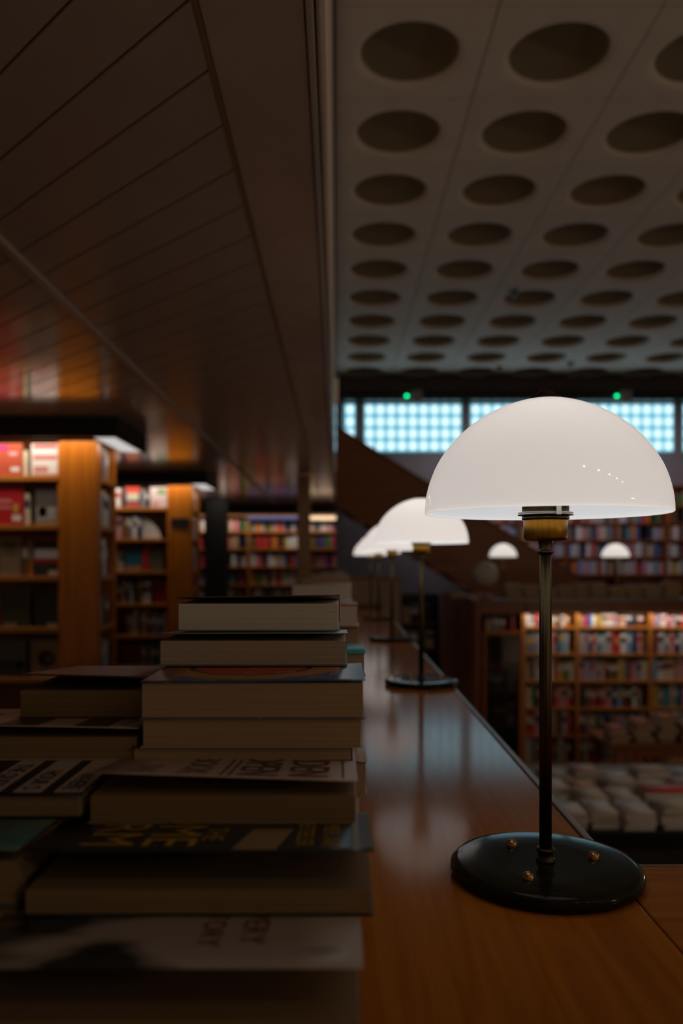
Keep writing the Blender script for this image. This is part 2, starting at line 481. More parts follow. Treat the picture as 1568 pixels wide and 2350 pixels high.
# ------------------------------------------------------------------ table lamps
def make_lamp(label, loc, group, seg=64):
    t = thing('table_lamp', label, 'lamp', loc, 0, group)
    g = 0.388                                              # ledge to eye level: heights below are from the ledge
    # weighted base
    lathe('base', [(0, 0), (0.110, 0), (0.1145, 0.0022), (0.1168, 0.008), (0.1160, 0.0140), (0.1115, 0.0180), (0.104, 0.0192), (0.06, 0.0180), (0, 0.0180)], seg, BRONZE, t)
    for a in (118, 10, 238):
        a = math.radians(a)
        lathe('screw', [(0.0072, 0.0), (0.0070, 0.003), (0.0052, 0.0062), (0.0026, 0.0078), (0, 0.0082)], 20, SCREW, t, (0.064 * math.cos(a), 0.064 * math.sin(a), 0.0178))
    lathe('foot_collar', [(0.0078, 0.0), (0.0112, 0.0), (0.0118, 0.002), (0.0112, 0.004), (0.0094, 0.0055), (0.0092, 0.011), (0.0100, 0.0125), (0.0114, 0.014), (0.0114, 0.016), (0.0098, 0.0175), (0.0074, 0.0175)], 32, BRASS_D, t, (0, 0, 0.0178))
    # fluted pole
    n = 48
    bm = bmesh.new()
    rings = []
    for z in (0.030, g + 0.014):
        rings.append([bm.verts.new(((0.0074 + 0.00035 * math.cos(12 * 2 * math.pi * k / n)) * math.cos(2 * math.pi * k / n), (0.0074 + 0.00035 * math.cos(12 * 2 * math.pi * k / n)) * math.sin(2 * math.pi * k / n), z)) for k in range(n)])
    for k in range(n):
        bm.faces.new((rings[0][k], rings[0][(k + 1) % n], rings[1][(k + 1) % n], rings[1][k]))
    bm.faces.new(rings[0]); bm.faces.new(rings[1])
    link('pole', bm_mesh(bm, 'pole', True), BRASS_D, t)
    lathe('neck', [(0.0072, g + 0.0105), (0.0094, g + 0.0108), (0.0100, g + 0.0125), (0.0094, g + 0.0142), (0.0084, g + 0.0150), (0.0086, g + 0.0175), (0.0080, g + 0.0200), (0.0082, g + 0.0235), (0.0094, g + 0.0258), (0.0096, g + 0.0272), (0.006, g + 0.0278)], 32, BRASS_D, t)
    # socket cup, collar and clamp ring
    cup = lathe('socket_cup', [(0, g + 0.0266), (0.0225, g + 0.0266), (0.0255, g + 0.0278), (0.0268, g + 0.0305), (0.0268, g + 0.0520), (0.0262, g + 0.0528), (0.02, g + 0.0528)], 48, BRASS, t)
    lathe('cup_rim', [(0.024, g + 0.0524), (0.0284, g + 0.0526), (0.0287, g + 0.0535), (0.0287, g + 0.0560), (0.0280, g + 0.0566), (0.024, g + 0.0566)], 48, BRASS_D, cup)
    lathe('ribbed_collar', [(0.0270, g + 0.0570), (0.0284, g + 0.0572), (0.0284, g + 0.1115), (0.0270, g + 0.112), (0.0265, g + 0.105), (0.0, g + 0.105)], 48, BRASS_D, cup)
    lathe('clamp_ring', [(0.0285, g + 0.0578), (0.0335, g + 0.0578), (0.0340, g + 0.0584), (0.0335, g + 0.0592), (0.0300, g + 0.0594), (0.0300, g + 0.0602), (0.0332, g + 0.0604), (0.0336, g + 0.0609), (0.0330, g + 0.0614), (0.0285, g + 0.0616)], 48, STEEL, cup)
    box('clamp_strap', 0.0046, 0.0108, -0.0338, -0.0290, g + 0.0570, g + 0.095, STEEL, cup, 0.0005)
    # bulb in the shade
    lathe('bulb', [(0, g + 0.1052), (0.022, g + 0.1052), (0.025, g + 0.107), (0.0245, g + 0.1095), (0.019, g + 0.1125), (0.010, g + 0.1138), (0, g + 0.1142)], 24, BULB, t)
    # opal dome: rolled lip at the rim, skin of glass up to the crown
    R, H, zr = 0.1488, 0.142, g + 0.0595
    prof = [(R - 0.0022, zr + 0.0012), (R - 0.0012, zr), (R, zr + 0.0010)]
    for k in range(1, 29):
        u = k / 28.0
        zz = math.sin(u * math.pi / 2)
        prof.append((R * max(0.0, 1 - zz ** 2.0) ** 0.545, zr + 0.001 + H * zz))
    prof[-1] = (0.0, prof[-1][1])
    shade = lathe('shade', prof, seg * 2, OPAL, t)
    lathe('finial', [(0.020, zr + H - 0.0010), (0.0195, zr + H + 0.0020), (0.0125, zr + H + 0.0032), (0.0118, zr + H + 0.0050), (0.0110, zr + H + 0.0072), (0.0075, zr + H + 0.0100), (0.003, zr + H + 0.0112), (0, zr + H + 0.0115)], 32, mat('finial_brown', (0.05, 0.022, 0.010), 0.3, 0.6), t)
    lathe('support_rod', [(0.003, g + 0.1142), (0.003, zr + H)], 8, BRASS_D, t)
    return t
lamp0 = make_lamp('nearest brass table lamp with a large opal dome shade and round bronze base', (0.2525, 1.0, LEDGE), 'opal dome lamps on the ledges')
lamp_spots = [
    ((0.2525, 2.56, LEDGE), 'second opal dome lamp along the ledge, just behind the nearest one'),
    ((0.2525, 4.03, LEDGE), 'third opal dome lamp along the wooden ledge'),
    ((0.2525, 5.50, LEDGE), 'fourth opal dome lamp along the wooden ledge'),
    ((0.2525, 6.95, LEDGE), 'fifth and last opal dome lamp along the wooden ledge'),
    ((X(1155, 8.9), 8.9, LEDGE), 'small far opal lamp beside the grey globe across the hall'),
    ((X(1413, 8.9), 8.9, LEDGE), 'small far opal lamp across the hall, away from the globe'),
]
for loc, lab in lamp_spots:
    o = copy_tree(lamp0)
    o.location = loc
    o['label'] = lab
    for ch in o.children:
        if ch.name.startswith('bulb'):
            ch.material_slots[0].link = 'OBJECT'
            ch.material_slots[0].material = BULB_B
        if ch.name.startswith('shade'):
            ch.material_slots[0].link = 'OBJECT'
            ch.material_slots[0].material = OPAL_B

# ------------------------------------------------------------------ books lying in piles
COVER = {}
def cover(name, color, rough=0.42):
    k = 'cover_' + name
    if k not in MATS:
        mat(k, color, rough)
    return MATS[k]

def lying_book(label, x0, x1, yf, depth, zb, zt, cmat, lift=(0.0, 0.0), p=2.0, pages=None, group=None, back=None, rot=0.0, detail=True, name='paperback'):
    """paperback lying flat, fore-edge towards -Y. zb..zt are heights of the closed text block incl. back cover.
    lift = how far the front cover gapes at the fore-edge on its left and right corner."""
    pages = pages or PAPER
    cx, cy = (x0 + x1) / 2, yf + depth / 2
    t = thing(name, label, 'book', (cx, cy, zb), rot, group)
    hx, hy, T = (x1 - x0) / 2, depth / 2, zt - zb
    ct = 0.0012
    box('text_block', -hx + 0.002, hx - 0.002, -hy + 0.0015, hy - 0.003, ct, T - ct * 0.5, pages, t, 0.0006)
    def cz(x, y):
        u = min(1, max(0, (hy - y) / (2 * hy)))
        a = (x + hx) / (2 * hx)
        return (lift[0] * (1 - a) + lift[1] * a) * u ** p
    bm = bmesh.new()
    nx, ny = (6, 12) if detail else (1, 2)
    g = [[[bm.verts.new((-hx + 2 * hx * i / nx, -hy - 0.001 + (2 * hy + 0.001) * j / ny, T - ct * 0.5 + o + cz(-hx + 2 * hx * i / nx, -hy + 2 * hy * j / ny))) for j in range(ny + 1)] for i in range(nx + 1)] for o in (0.0003, 0.0010)]
    for i in range(nx):
        for j in range(ny):
            for s in (0, 1):
                bm.faces.new((g[s][i][j], g[s][i + 1][j], g[s][i + 1][j + 1], g[s][i][j + 1]))
    for i in range(nx):
        for j in (0, ny):
            bm.faces.new((g[0][i][j], g[0][i + 1][j], g[1][i + 1][j], g[1][i][j]))
    for j in range(ny):
        for i in (0, nx):
            bm.faces.new((g[0][i][j], g[0][i][j + 1], g[1][i][j + 1], g[1][i][j]))
    fc = link('front_cover', bm_mesh(bm, 'front_cover', True), cmat, t)
    box('back_cover', -hx, hx, -hy, hy, 0, ct, back or cmat, t)
    box('spine', -hx, hx, hy - 0.003, hy, ct, T, cmat, t)
    def top(x, y):                                        # local height of the cover's upper face
        return T - ct * 0.5 + 0.0010 + cz(x, y)
    return t, fc, top

def lettering(body, cap, fc, top, x_up, y_end, material, name='lettering', align='RIGHT', squeeze=1.0):
    """printed line on a cover: reads towards the viewer (-Y), letter tops towards +X; local cover coordinates"""
    cu = bpy.data.curves.new('lettering_curve', 'FONT')
    cu.body = body
    cu.size = cap / 0.70
    cu.align_x = align
    cu.resolution_u = 3
    tmp = bpy.data.objects.new('lettering_tmp', cu)
    COL.objects.link(tmp)
    bpy.context.view_layer.update()
    me = bpy.data.meshes.new_from_object(tmp.evaluated_get(bpy.context.evaluated_depsgraph_get()))
    bpy.data.objects.remove(tmp)
    bm = bmesh.new(); bm.from_mesh(me)
    bmesh.ops.triangulate(bm, faces=bm.faces)
    for v in bm.verts:
        x, y = v.co.x * squeeze, v.co.y
        nx, ny = x_up + y, y_end - x
        v.co = Vector((nx, ny, top(nx, ny) + 0.0006))
    bm.to_mesh(me); bm.free()
    me.materials.clear()
    return link(name, me, material, fc)

def patch(name, x0, x1, y0, y1, fc, top, material, lift=0.0003, skew=0.0):
    bm = bmesh.new()
    n = 8
    rows = []
    for j in range(n + 1):
        y = y0 + (y1 - y0) * j / n
        rows.append([bm.verts.new((x + skew * (y - y0), y, top(x + skew * (y - y0), y) + lift)) for x in (x0, (x0 + x1) / 2, x1)])
    for a, b in zip(rows, rows[1:]):
        for k in range(2):
            bm.faces.new((a[k], a[k + 1], b[k + 1], b[k]))
    return link(name, bm_mesh(bm, name), material, fc)

E = EYE
# --- front pile, from the ledge up; every book lies a little farther back than the one under it
lying_book('thick dark paperback at the very bottom of the front pile', -0.225, 0.010, 0.505, 0.185, LEDGE, E - 0.336, cover('charcoal', (0.03, 0.028, 0.03)))
smear = noisy('cover_pale_smear', (0.02, 0.022, 0.015), (0.40, 0.33, 0.30), (5, 9, 1), 1.6, rough=0.4, lo=0.40, hi=0.50, detail=2)
b7, c7, t7 = lying_book('blurred nearest paperback with a pale cover and faint red lettering', -0.246, 0.0137, 0.50, 0.185, E - 0.335, E - 0.285, smear, (0.034, 0.034), 0.33, PAPER_SHADED)
RED_INK = mat('dull_red_ink', (0.20, 0.045, 0.025), 0.5)
lettering('STORY', 0.016, c7, t7, 0.020, -0.062, RED_INK)
lettering('EVERY', 0.018, c7, t7, 0.048, -0.058, RED_INK)
noir = mat('cover_black_green', (0.022, 0.028, 0.022), 0.35)
b6, c6, t6 = lying_book('black paperback with rows of yellow block lettering and a curling cover', -0.2315, 0.0233, 0.585, 0.172, E - 0.2565, E - 0.2375, noir, (0.0285, 0.0285), 0.55, PAPER_SHADED)
YEL = mat('yellow_ink', (0.46, 0.26, 0.01), 0.5)
cx6 = (-0.2315 + 0.0233) / 2
lettering('FARM', 0.040, c6, t6, -0.194 - cx6, -0.078, YEL)
lettering('HOME', 0.040, c6, t6, -0.148 - cx6, -0.078, YEL)
lettering('THE', 0.016, c6, t6, -0.106 - cx6, -0.060, YEL)
patch('cover_picture', -0.080 - cx6, -0.048 - cx6, -0.085, -0.020, c6, t6, mat('tan_print', (0.30, 0.19, 0.10), 0.5), skew=0.15)
lettering('BESTSELLER', 0.013, c6, t6, -0.034 - cx6, -0.076, YEL, squeeze=0.8)
lettering('NUMBER ONE', 0.013, c6, t6, -0.014 - cx6, -0.076, YEL, squeeze=0.8)
patch('cover_stripe', 0.008 - cx6, 0.0135 - cx6, -0.087, 0.06, c6, t6, mat('grey_print', (0.30, 0.29, 0.28), 0.5))
pale = mat('cover_pale_pink', (0.46, 0.33, 0.28), 0.45)
b5, c5, t5 = lying_book('pale paperback with tall brown serif lettering and a gaping cover', -0.2128, 0.0138, 0.676, 0.155, E - 0.2195, E - 0.1955, pale, (0.0195, 0.0120), 1.3, PAPER_SHADED)
BRN = mat('brown_ink', (0.10, 0.040, 0.026), 0.5)
cx5 = (-0.2128 + 0.0138) / 2
lettering('GARDEN', 0.036, c5, t5, -0.046 - cx5, -0.066, BRN, squeeze=0.9)
lettering('OPEN', 0.036, c5, t5, -0.090 - cx5, -0.068, BRN, squeeze=0.9)
lettering('BOOK', 0.026, c5, t5, -0.141 - cx5, -0.066, mat('grey_brown_ink', (0.20, 0.13, 0.11), 0.5))
lettering('THE', 0.020, c5, t5, -0.182 - cx5, -0.064, mat('faded_red_ink', (0.25, 0.11, 0.08), 0.5))
for xx in (-0.104, -0.097):
    patch('rule_line', xx - cx5, xx + 0.0022 - cx5, -0.070, 0.05, c5, t5, BRN)
patch('rule_line', 0.0005 - cx5, 0.0025 - cx5, -0.068, 0.05, c5, t5, mat('grey_brown_ink', (0.20, 0.13, 0.11), 0.5))
lying_book('thin dark booklet pressed between the pale book and the thick pair', -0.2035, 0.011, 0.783, 0.14, E - 0.1935, E - 0.1795, cover('umber', (0.05, 0.03, 0.02)))
lying_book('thick cream-edged paperback lying under the blue and orange cover', -0.1940, 0.0206, 0.780, 0.145, E - 0.1793, E - 0.1515, cover('cream', (0.42, 0.34, 0.26)))
# blue cover with a red disc in an orange ring
def disc_cover():
    m, nt, b = principled('cover_blue_disc')
    N, L = nt.nodes, nt.links
    tc = N.new('ShaderNodeTexCoord')
    mp = N.new('ShaderNodeMapping'); mp.inputs['Location'].default_value = (0.012, -0.035, 0)
    sx = N.new('ShaderNodeSeparateXYZ')
    nz = N.new('ShaderNodeTexNoise'); nz.inputs['Scale'].default_value = 60
    L.new(tc.outputs['Object'], mp.inputs[0]); L.new(mp.outputs[0], sx.inputs[0])
    cb = N.new('ShaderNodeCombineXYZ')
    L.new(sx.outputs[0], cb.inputs[0]); L.new(sx.outputs[1], cb.inputs[1])
    ln = N.new('ShaderNodeVectorMath'); ln.operation = 'LENGTH'
    L.new(cb.outputs[0], ln.inputs[0])
    ma = N.new('ShaderNodeMath'); ma.operation = 'MULTIPLY_ADD'
    L.new(nz.outputs['Fac'], ma.inputs[0]); ma.inputs[1].default_value = 0.012
    L.new(ln.outputs['Value'], ma.inputs[2])
    L.new(tc.outputs['Object'], nz.inputs['Vector'])
    mr = N.new('ShaderNodeMath'); mr.operation = 'MULTIPLY'; mr.inputs[1].default_value = 5.0
    L.new(ma.outputs[0], mr.inputs[0])
    cr = N.new('ShaderNodeValToRGB'); cr.color_ramp.interpolation = 'CONSTANT'
    e = cr.color_ramp.elements
    e[0].position = 0; e[0].color = (0.42, 0.035, 0.015, 1)
    e[1].position = 0.335; e[1].color = (0.02, 0.02, 0.025, 1)
    x = e.new(0.365); x.color = (0.44, 0.16, 0.03, 1)
    x = e.new(0.505); x.color = (0.05, 0.10, 0.20, 1)
    L.new(mr.outputs[0], cr.inputs[0])
    n2 = N.new('ShaderNodeTexNoise'); n2.inputs['Scale'].default_value = 55; n2.inputs['Detail'].default_value = 1
    L.new(tc.outputs['Object'], n2.inputs['Vector'])
    c2 = N.new('ShaderNodeValToRGB'); c2.color_ramp.interpolation = 'CONSTANT'
    c2.color_ramp.elements[0].color = (0, 0, 0, 1); c2.color_ramp.elements[1].color = (1, 1, 1, 1); c2.color_ramp.elements[1].position = 0.63
    L.new(n2.outputs['Fac'], c2.inputs[0])
    mx = N.new('ShaderNodeMix'); mx.data_type = 'RGBA'
    L.new(c2.outputs[0], mx.inputs[0]); L.new(cr.outputs[0], mx.inputs[6]); mx.inputs[7].default_value = (0.36, 0.17, 0.08, 1)
    L.new(mx.outputs[2], b.inputs['Base Color'])
    b.inputs['Roughness'].default_value = 0.35
    return m
b3, c3, t3 = lying_book('thick paperback with a blue cover, red disc and orange ring', -0.1946, 0.0227, 0.778, 0.150, E - 0.1512, E - 0.1160, disc_cover(), (0.0, 0.0022), 1.0)
PINKW = mat('pale_print', (0.50, 0.40, 0.38), 0.5)
lettering('HIS', 0.007, c3, t3, 0.018, -0.022, PINKW)
lettering('ART', 0.009, c3, t3, 0.030, -0.028, PINKW)
lettering('NOVEL', 0.010, c3, t3, 0.074, -0.045, PINKW)
lying_book('brown-edged paperback second from the top of the front pile', -0.2013, 0.0067, 0.887, 0.142, E - 0.1140, E - 0.0862, cover('slate', (0.16, 0.19, 0.20)), (0.0075, 0.0080), 1.2, noisy('brown_page_edges', (0.40, 0.31, 0.24), (0.50, 0.40, 0.31), (1.5, 1.5, 420), 3, rough=0.85, bump=0.5, lo=0.3, hi=0.7))
lying_book('pale-edged paperback lying topmost on the front pile', -0.1900, -0.0020, 0.930, 0.130, E - 0.0795, E - 0.0475, cover('cocoa', (0.20, 0.11, 0.08)), (0.0068, 0.0098), 1.6, PAPER_W, back=cover('slate', (0.16, 0.19, 0.20)))
# --- left pile
lying_book('dark paperback at the bottom of the left pile', -0.470, -0.240, 0.60, 0.17, LEDGE, E - 0.300, cover('charcoal', (0.03, 0.028, 0.03)))
lying_book('brown-edged thick paperback under the teal cover in the left pile', -0.468, -0.238, 0.592, 0.17, E - 0.2995, E - 0.2515, cover('rust', (0.14, 0.05, 0.025)), pages=PAPER_SHADED)
teal = noisy('cover_teal_specks', (0.03, 0.11, 0.12), (0.12, 0.13, 0.05), (1, 6, 1), 12, rough=0.4, lo=0.5, hi=0.72)
lying_book('paperback with a dark teal speckled cover in the left pile', -0.462, -0.2365, 0.589, 0.165, E - 0.2510, E - 0.2185, teal, (0.0085, 0.0085), 0.8, PAPER_SHADED)
bl3, cl3, tl3 = lying_book('black paperback with three white label strips on its cover', -0.440, -0.2160, 0.670, 0.150, E - 0.2125, E - 0.1935, mat('cover_ink_black', (0.008, 0.008, 0.009), 0.4), pages=PAPER_SHADED)
LBL = mat('label_white', (0.42, 0.34, 0.29), 0.6)
INK = mat('black_ink', (0.012, 0.011, 0.010), 0.5)
cxl, cyl = -0.328, 0.745
for xl, word in ((-0.2415, 'WHERE'), (-0.2760, 'HOUR O'), (-0.3110, 'THE QUEEN')):
    patch('title_label', xl - cxl, xl + 0.0240 - cxl, 0.677 - cyl, 0.800 - cyl, cl3, tl3, LBL)
    lettering(word, 0.0155, cl3, lambda x, y: tl3(x, y) + 0.0003, xl + 0.0042 - cxl, 0.683 - cyl, INK, squeeze=0.72)
bl2, cl2, tl2 = lying_book('paperback with a pale cover printed with dark pictures in the left pile', -0.412, -0.1975, 0.785, 0.150, E - 0.1925, E - 0.1700, mat('cover_pale_brown', (0.36, 0.26, 0.20), 0.45), (0.0125, 0.0085), 1.0, PAPER_SHADED)
for xa, xb, nm, cc in ((-0.335, -0.297, 'dark_green_print', (0.035, 0.035, 0.022)), (-0.262, -0.228, 'dark_red_print', (0.07, 0.025, 0.016)), (-0.390, -0.365, 'dark_green_print', (0.035, 0.035, 0.022))):
    patch('cover_picture', xa + 0.3048, xb + 0.3048, -0.070, 0.02, cl2, tl2, mat(nm, cc, 0.5))
lying_book('brown-edged paperback with a curling cover topmost on the left pile', -0.339, -0.2050, 0.846, 0.200, E - 0.1635, E - 0.1345, cover('maroon', (0.10, 0.03, 0.022)), (0.0170, 0.0135), 1.0, noisy('tan_page_edges', (0.19, 0.115, 0.05), (0.25, 0.155, 0.075), (1.5, 1.5, 420), 3, rough=0.85, bump=0.3, lo=0.3, hi=0.7))  # page edges coloured darker for the shade on the left pile
# --- books underneath and behind that carry the stepped piles
for xa, xb, ya, yb, zb, n, lab in (
        (-0.20, 0.005, 0.700, 0.835, E - 0.2590, 4, 'behind the nearest pale book'),
        (-0.19, 0.000, 0.845, 0.985, E - 0.1945, 6, 'behind the blue disc cover'),
        (-0.45, -0.245, 0.775, 0.930, E - 0.2135, 5, 'behind the left pile'),
        (-0.18, -0.005, 0.995, 1.125, E - 0.1150, 7, 'behind the topmost front book')):
    z = LEDGE
    for k in range(n):
        th = (zb - LEDGE) / n
        nm, cc = [('stone grey', (0.2, 0.18, 0.16)), ('dark brown', (0.09, 0.05, 0.03)), ('cream', (0.42, 0.34, 0.26)), ('slate', (0.16, 0.19, 0.20))][(k * 3 + n) % 4]
        dx = 0.006 * math.sin(k * 2.4 + n)
        lying_book('%s paperback, %s up in the half-hidden pile %s' % (nm, ORD[k], lab), xa + dx, xb + dx, ya + 0.002 * (k % 2), yb - ya - 0.003, z, z + th - 0.0004, cover(nm.replace(' ', '_'), cc), pages=PAPER if k % 2 else PAPER_W, group='half-hidden piles behind the front books', detail=False)
        z += th

# --- more piles further along the ledge, mostly seen past the right end of the front pile
pc = [('teal', (0.02, 0.30, 0.32)), ('brick red', (0.40, 0.05, 0.03)), ('cream', (0.42, 0.34, 0.26)), ('grey', (0.22, 0.2, 0.19)), ('pale blue', (0.25, 0.32, 0.38)), ('brown', (0.15, 0.08, 0.05))]
rows = [(1.20, [3, 2, 1, 2, 4, 0], -0.135), (1.62, [5, 2, 3, 2, 1], -0.085), (2.05, [2, 4, 2, 3], -0.100), (2.60, [2, 5, 2, 3, 2], -0.070), (3.25, [3, 2, 4, 2], -0.062), (4.05, [2, 3, 2, 5], -0.058), (5.00, [2, 5, 2], -0.07), (6.05, [3, 2, 4], -0.075)]
posn = ['just behind the front pile', 'second behind the front pile', 'third behind the front pile', 'fourth behind the front pile', 'fifth behind the front pile', 'sixth behind the front pile', 'seventh behind the front pile', 'last before the far counter']
for pi, (yf, cols, ztop) in enumerate(rows):
    n = len(cols)
    T = (0.388 + ztop) / n
    z = LEDGE
    for k, ci in enumerate(cols):
        th = T * (1.0 + 0.25 * math.sin(k * 2.3 + pi)) if k < n - 1 else (E + ztop) - z
        xr = 0.028 + 0.010 * math.sin(k * 1.7 + pi * 2.1)
        ln = 0.20 + 0.02 * math.cos(k * 1.3 + pi)
        nm, cc = pc[ci]
        lying_book('%s paperback, %s up in the ledge pile %s' % (nm, ORD[k], posn[pi]), xr - ln, xr, yf + 0.008 * math.sin(k * 2.9), 0.145, z, z + th - 0.0012, cover(nm.replace(' ', '_'), cc), (0, 0), 1, None if k % 2 else PAPER_W, 'piles further along the ledge', detail=False)
        z += th

# ------------------------------------------------------------------ upright books
PAGE_TOP = mat('page_top', (0.55, 0.49, 0.40), 0.85)
def upright_mesh():
    """unit book, spine towards -Y, standing on z=0; slots: cover, pages, title band"""
    bm = bmesh.new()
    zs = [0.0, 0.52, 0.80, 1.0]
    L = [[bm.verts.new((sx, y, z)) for z in zs] for sx, y in ((-0.5, 0.0), (-0.42, -0.03), (0.42, -0.03), (0.5, 0.0))]
    Bk = [[bm.verts.new((sx, 1.0, z)) for z in (0.0, 1.0)] for sx in (-0.5, 0.5)]
    for a, b in zip(L, L[1:]):
        for k in range(3):
            f = bm.faces.new((a[k], b[k], b[k + 1], a[k + 1]))
            f.material_index = 2 if k == 1 else 0
    for a, b in ((L[0], Bk[0]), (L[3], Bk[1])):
        bm.faces.new((a[0], a[1], a[2], a[3], b[1], b[0])).material_index = 0
    bm.faces.new((L[0][3], L[1][3], L[2][3], L[3][3], Bk[1][1], Bk[0][1])).material_index = 1
    bm.faces.new((L[0][0], L[1][0], L[2][0], L[3][0], Bk[1][0], Bk[0][0])).material_index = 1
    bm.faces.new((Bk[0][0], Bk[0][1], Bk[1][1], Bk[1][0])).material_index = 1
    me = bm_mesh(bm, 'upright_book')
    for _ in range(3):
        me.materials.append(PAGE_TOP)
    return me
UP = upright_mesh()
PAL = [('white', (0.72, 0.70, 0.70)), ('cream', (0.62, 0.52, 0.38)), ('red', (0.52, 0.035, 0.035)), ('dark red', (0.20, 0.018, 0.018)), ('crimson', (0.50, 0.03, 0.10)), ('pink', (0.58, 0.26, 0.28)), ('orange', (0.58, 0.20, 0.03)), ('mustard', (0.50, 0.32, 0.04)), ('olive', (0.16, 0.15, 0.03)), ('green', (0.04, 0.20, 0.06)), ('teal', (0.03, 0.26, 0.30)), ('sky blue', (0.14, 0.34, 0.52)), ('blue', (0.03, 0.10, 0.36)), ('navy', (0.02, 0.03, 0.10)), ('lilac', (0.34, 0.30, 0.46)), ('light grey', (0.44, 0.44, 0.47)), ('grey', (0.20, 0.20, 0.22)), ('black', (0.02, 0.02, 0.022)), ('brown', (0.16, 0.075, 0.035)), ('tan', (0.42, 0.27, 0.17))]
WT = [10, 6, 8, 5, 3, 6, 3, 2, 2, 2, 3, 4, 4, 4, 4, 8, 6, 5, 5, 6]
def spine_mats(nm, cc):
    c = cover('spine_' + nm.replace(' ', '_'), cc, 0.5)
    lum = sum(cc) / 3
    r = random.random()
    if r < 0.35: bnd = c
    elif lum > 0.35: bnd = cover('band_' + ('dark' if r < 0.7 else 'red'), (0.05, 0.05, 0.07) if r < 0.7 else (0.42, 0.05, 0.05), 0.5)
    else: bnd = cover('band_' + ('pale' if r < 0.8 else 'gold'), (0.55, 0.52, 0.50) if r < 0.8 else (0.5, 0.32, 0.08), 0.5)
    return c, bnd

def set_mats(o, c, bnd, pg=None):
    for i, m in enumerate((c, pg or PAGE_TOP, bnd)):
        o.material_slots[i].link = 'OBJECT'
        o.material_slots[i].material = m

def fill_shelf(x0, x1, yf, z, hmax, where, group, tmin=0.026, tmax=0.062, dmax=0.2, force=None, gap=0.05, lean_end=False):
    x, items = x0 + 0.004, []
    force = list(force or [])
    while True:
        th = random.uniform(tmin, tmax)
        if x + th > x1 - 0.004: break
        if random.random() < gap:
            x += random.uniform(0.02, 0.06)
            continue
        nm, cc = (force.pop(0) if force else random.choices(PAL, WT)[0])
        if isinstance(nm, str) and cc is None:
            cc = dict(PAL)[nm]
        h = hmax * random.uniform(0.74, 0.96)
        d = min(dmax, 0.13 + random.random() * 0.05)
        items.append((x, th, h, d, nm, cc))
        x += th + 0.0015
    cnt = {}
    for (x, th, h, d, nm, cc) in items:
        k = cnt.get(nm, 0); cnt[nm] = k + 1
    many = {n for n, k in cnt.items() if k > 1}
    seen = {}
    for (x, th, h, d, nm, cc) in items:
        k = seen.get(nm, 0); seen[nm] = k + 1
        o = link('upright_book', UP, None, None, (x + th / 2, yf + random.uniform(0.0, 0.012), z))
        o.scale = (th, d, h)
        set_mats(o, *spine_mats(nm, cc))
        lab = (ORD[k] + ' ' if nm in many else '') + nm + ' book spine ' + where
        tag(o, lab, 'book', group)
    return items

# ------------------------------------------------------------------ island bookcases under the soffit
BZ = [E + v for v in (0.573, 0.248, -0.092, -0.433, -0.765, -1.09, -1.40)]     # tops of the shelf boards
def island(yf, xr, xl, label, side_books):
    """bookcase island: shelf front facing the viewer, broad pilaster on its right corner, shelves round the end"""
    yb = yf + 0.46
    t = thing('island_bookcase', label, 'bookcase', ((xl + xr) / 2, (yf + yb) / 2, 0), 0, 'wooden island bookcases with black light canopies')
    rel = (t.location.x, t.location.y, 0)
    top = E + 0.80
    box('pilaster', xr - 0.236, xr, yf, yf + 0.09, 0, top, WOOD_POST, t, 0.003, rel)
    box('inner_post', xr - 0.262, xr - 0.2365, yf + 0.012, yf + 0.10, 0, top, WOOD_POST, t, 0.002, rel)
    box('back_panel', xl, xr - 0.22, yf + 0.27, yf + 0.285, 0, top, WOOD_DARK, t, 0, rel)
    box('divider_panel', xr - 0.222, xr - 0.208, yf + 0.092, yb - 0.032, 0, top, WOOD_DARK, t, 0, rel)
    box('end_post', xr - 0.20, xr, yb - 0.03, yb, 0, top, WOOD_POST, t, 0.002, rel)
    box('plinth', xl, xr - 0.262, yf + 0.03, yf + 0.26, 0, 0.10, WOOD_DARK, t, 0, rel)
    for z in BZ:
        box('shelf', xl, xr - 0.263, yf + 0.004, yf + 0.268, z - 0.034, z, WOOD_SHELF, t, 0.002, rel)
    for z in BZ[:-1]:
        box('end_shelf', xr - 0.206, xr - 0.004, yf + 0.092, yb - 0.032, z - 0.034, z, WOOD_SHELF, t, 0.002, rel)
    cz0, cz1, co = E + 0.80, E + 0.925, 0.185
    can = box('canopy_front', xl, xr + co, yf - co, yf - co + 0.02, cz0, cz1, BLACK, t, 0, rel)
    box('canopy_end', xr + co - 0.02, xr + co, yf - co + 0.021, yb + 0.14, cz0, cz1, BLACK, t, 0, rel)
    box('canopy_top', xl, xr + co - 0.021, yf - co + 0.021, yb + 0.14, cz1 - 0.03, cz1, BLACK, t, 0, rel)
    box('light_trough', xl, xr + 0.02, yf - co + 0.03, yf - 0.03, cz1 - 0.055, cz1 - 0.031, WHITE, t, 0, rel)
    box('light_diffuser', xr + 0.012, xr + co - 0.025, yf - co + 0.03, yb + 0.12, cz0 + 0.008, cz0 + 0.026, DIFFUSER, t, 0, rel)
    area_light('canopy_light', ((xl + xr) / 2, yf - 0.10, cz1 - 0.058), xr - xl, 0.10, 8.5, (1.0, 0.84, 0.66))
    area_light('canopy_light', (xr + 0.095, (yf + yb) / 2, cz0 + 0.006), 0.09, 0.62, 0.8, (1.0, 0.86, 0.70))
    for (zi, items) in side_books:
        y = yf + 0.11
        for nm, th, hh, lab in items:
            o = link('upright_book', UP, None, None, (xr - 0.012, y + th / 2, BZ[zi]))
            o.rotation_euler = (0, 0, math.pi / 2)
            o.scale = (th, 0.15, hh)
            set_mats(o, *spine_mats(nm, dict(PAL)[nm]))
            tag(o, lab, 'book', 'books on the island bookcase ends')
            y += th + 0.004
    return t

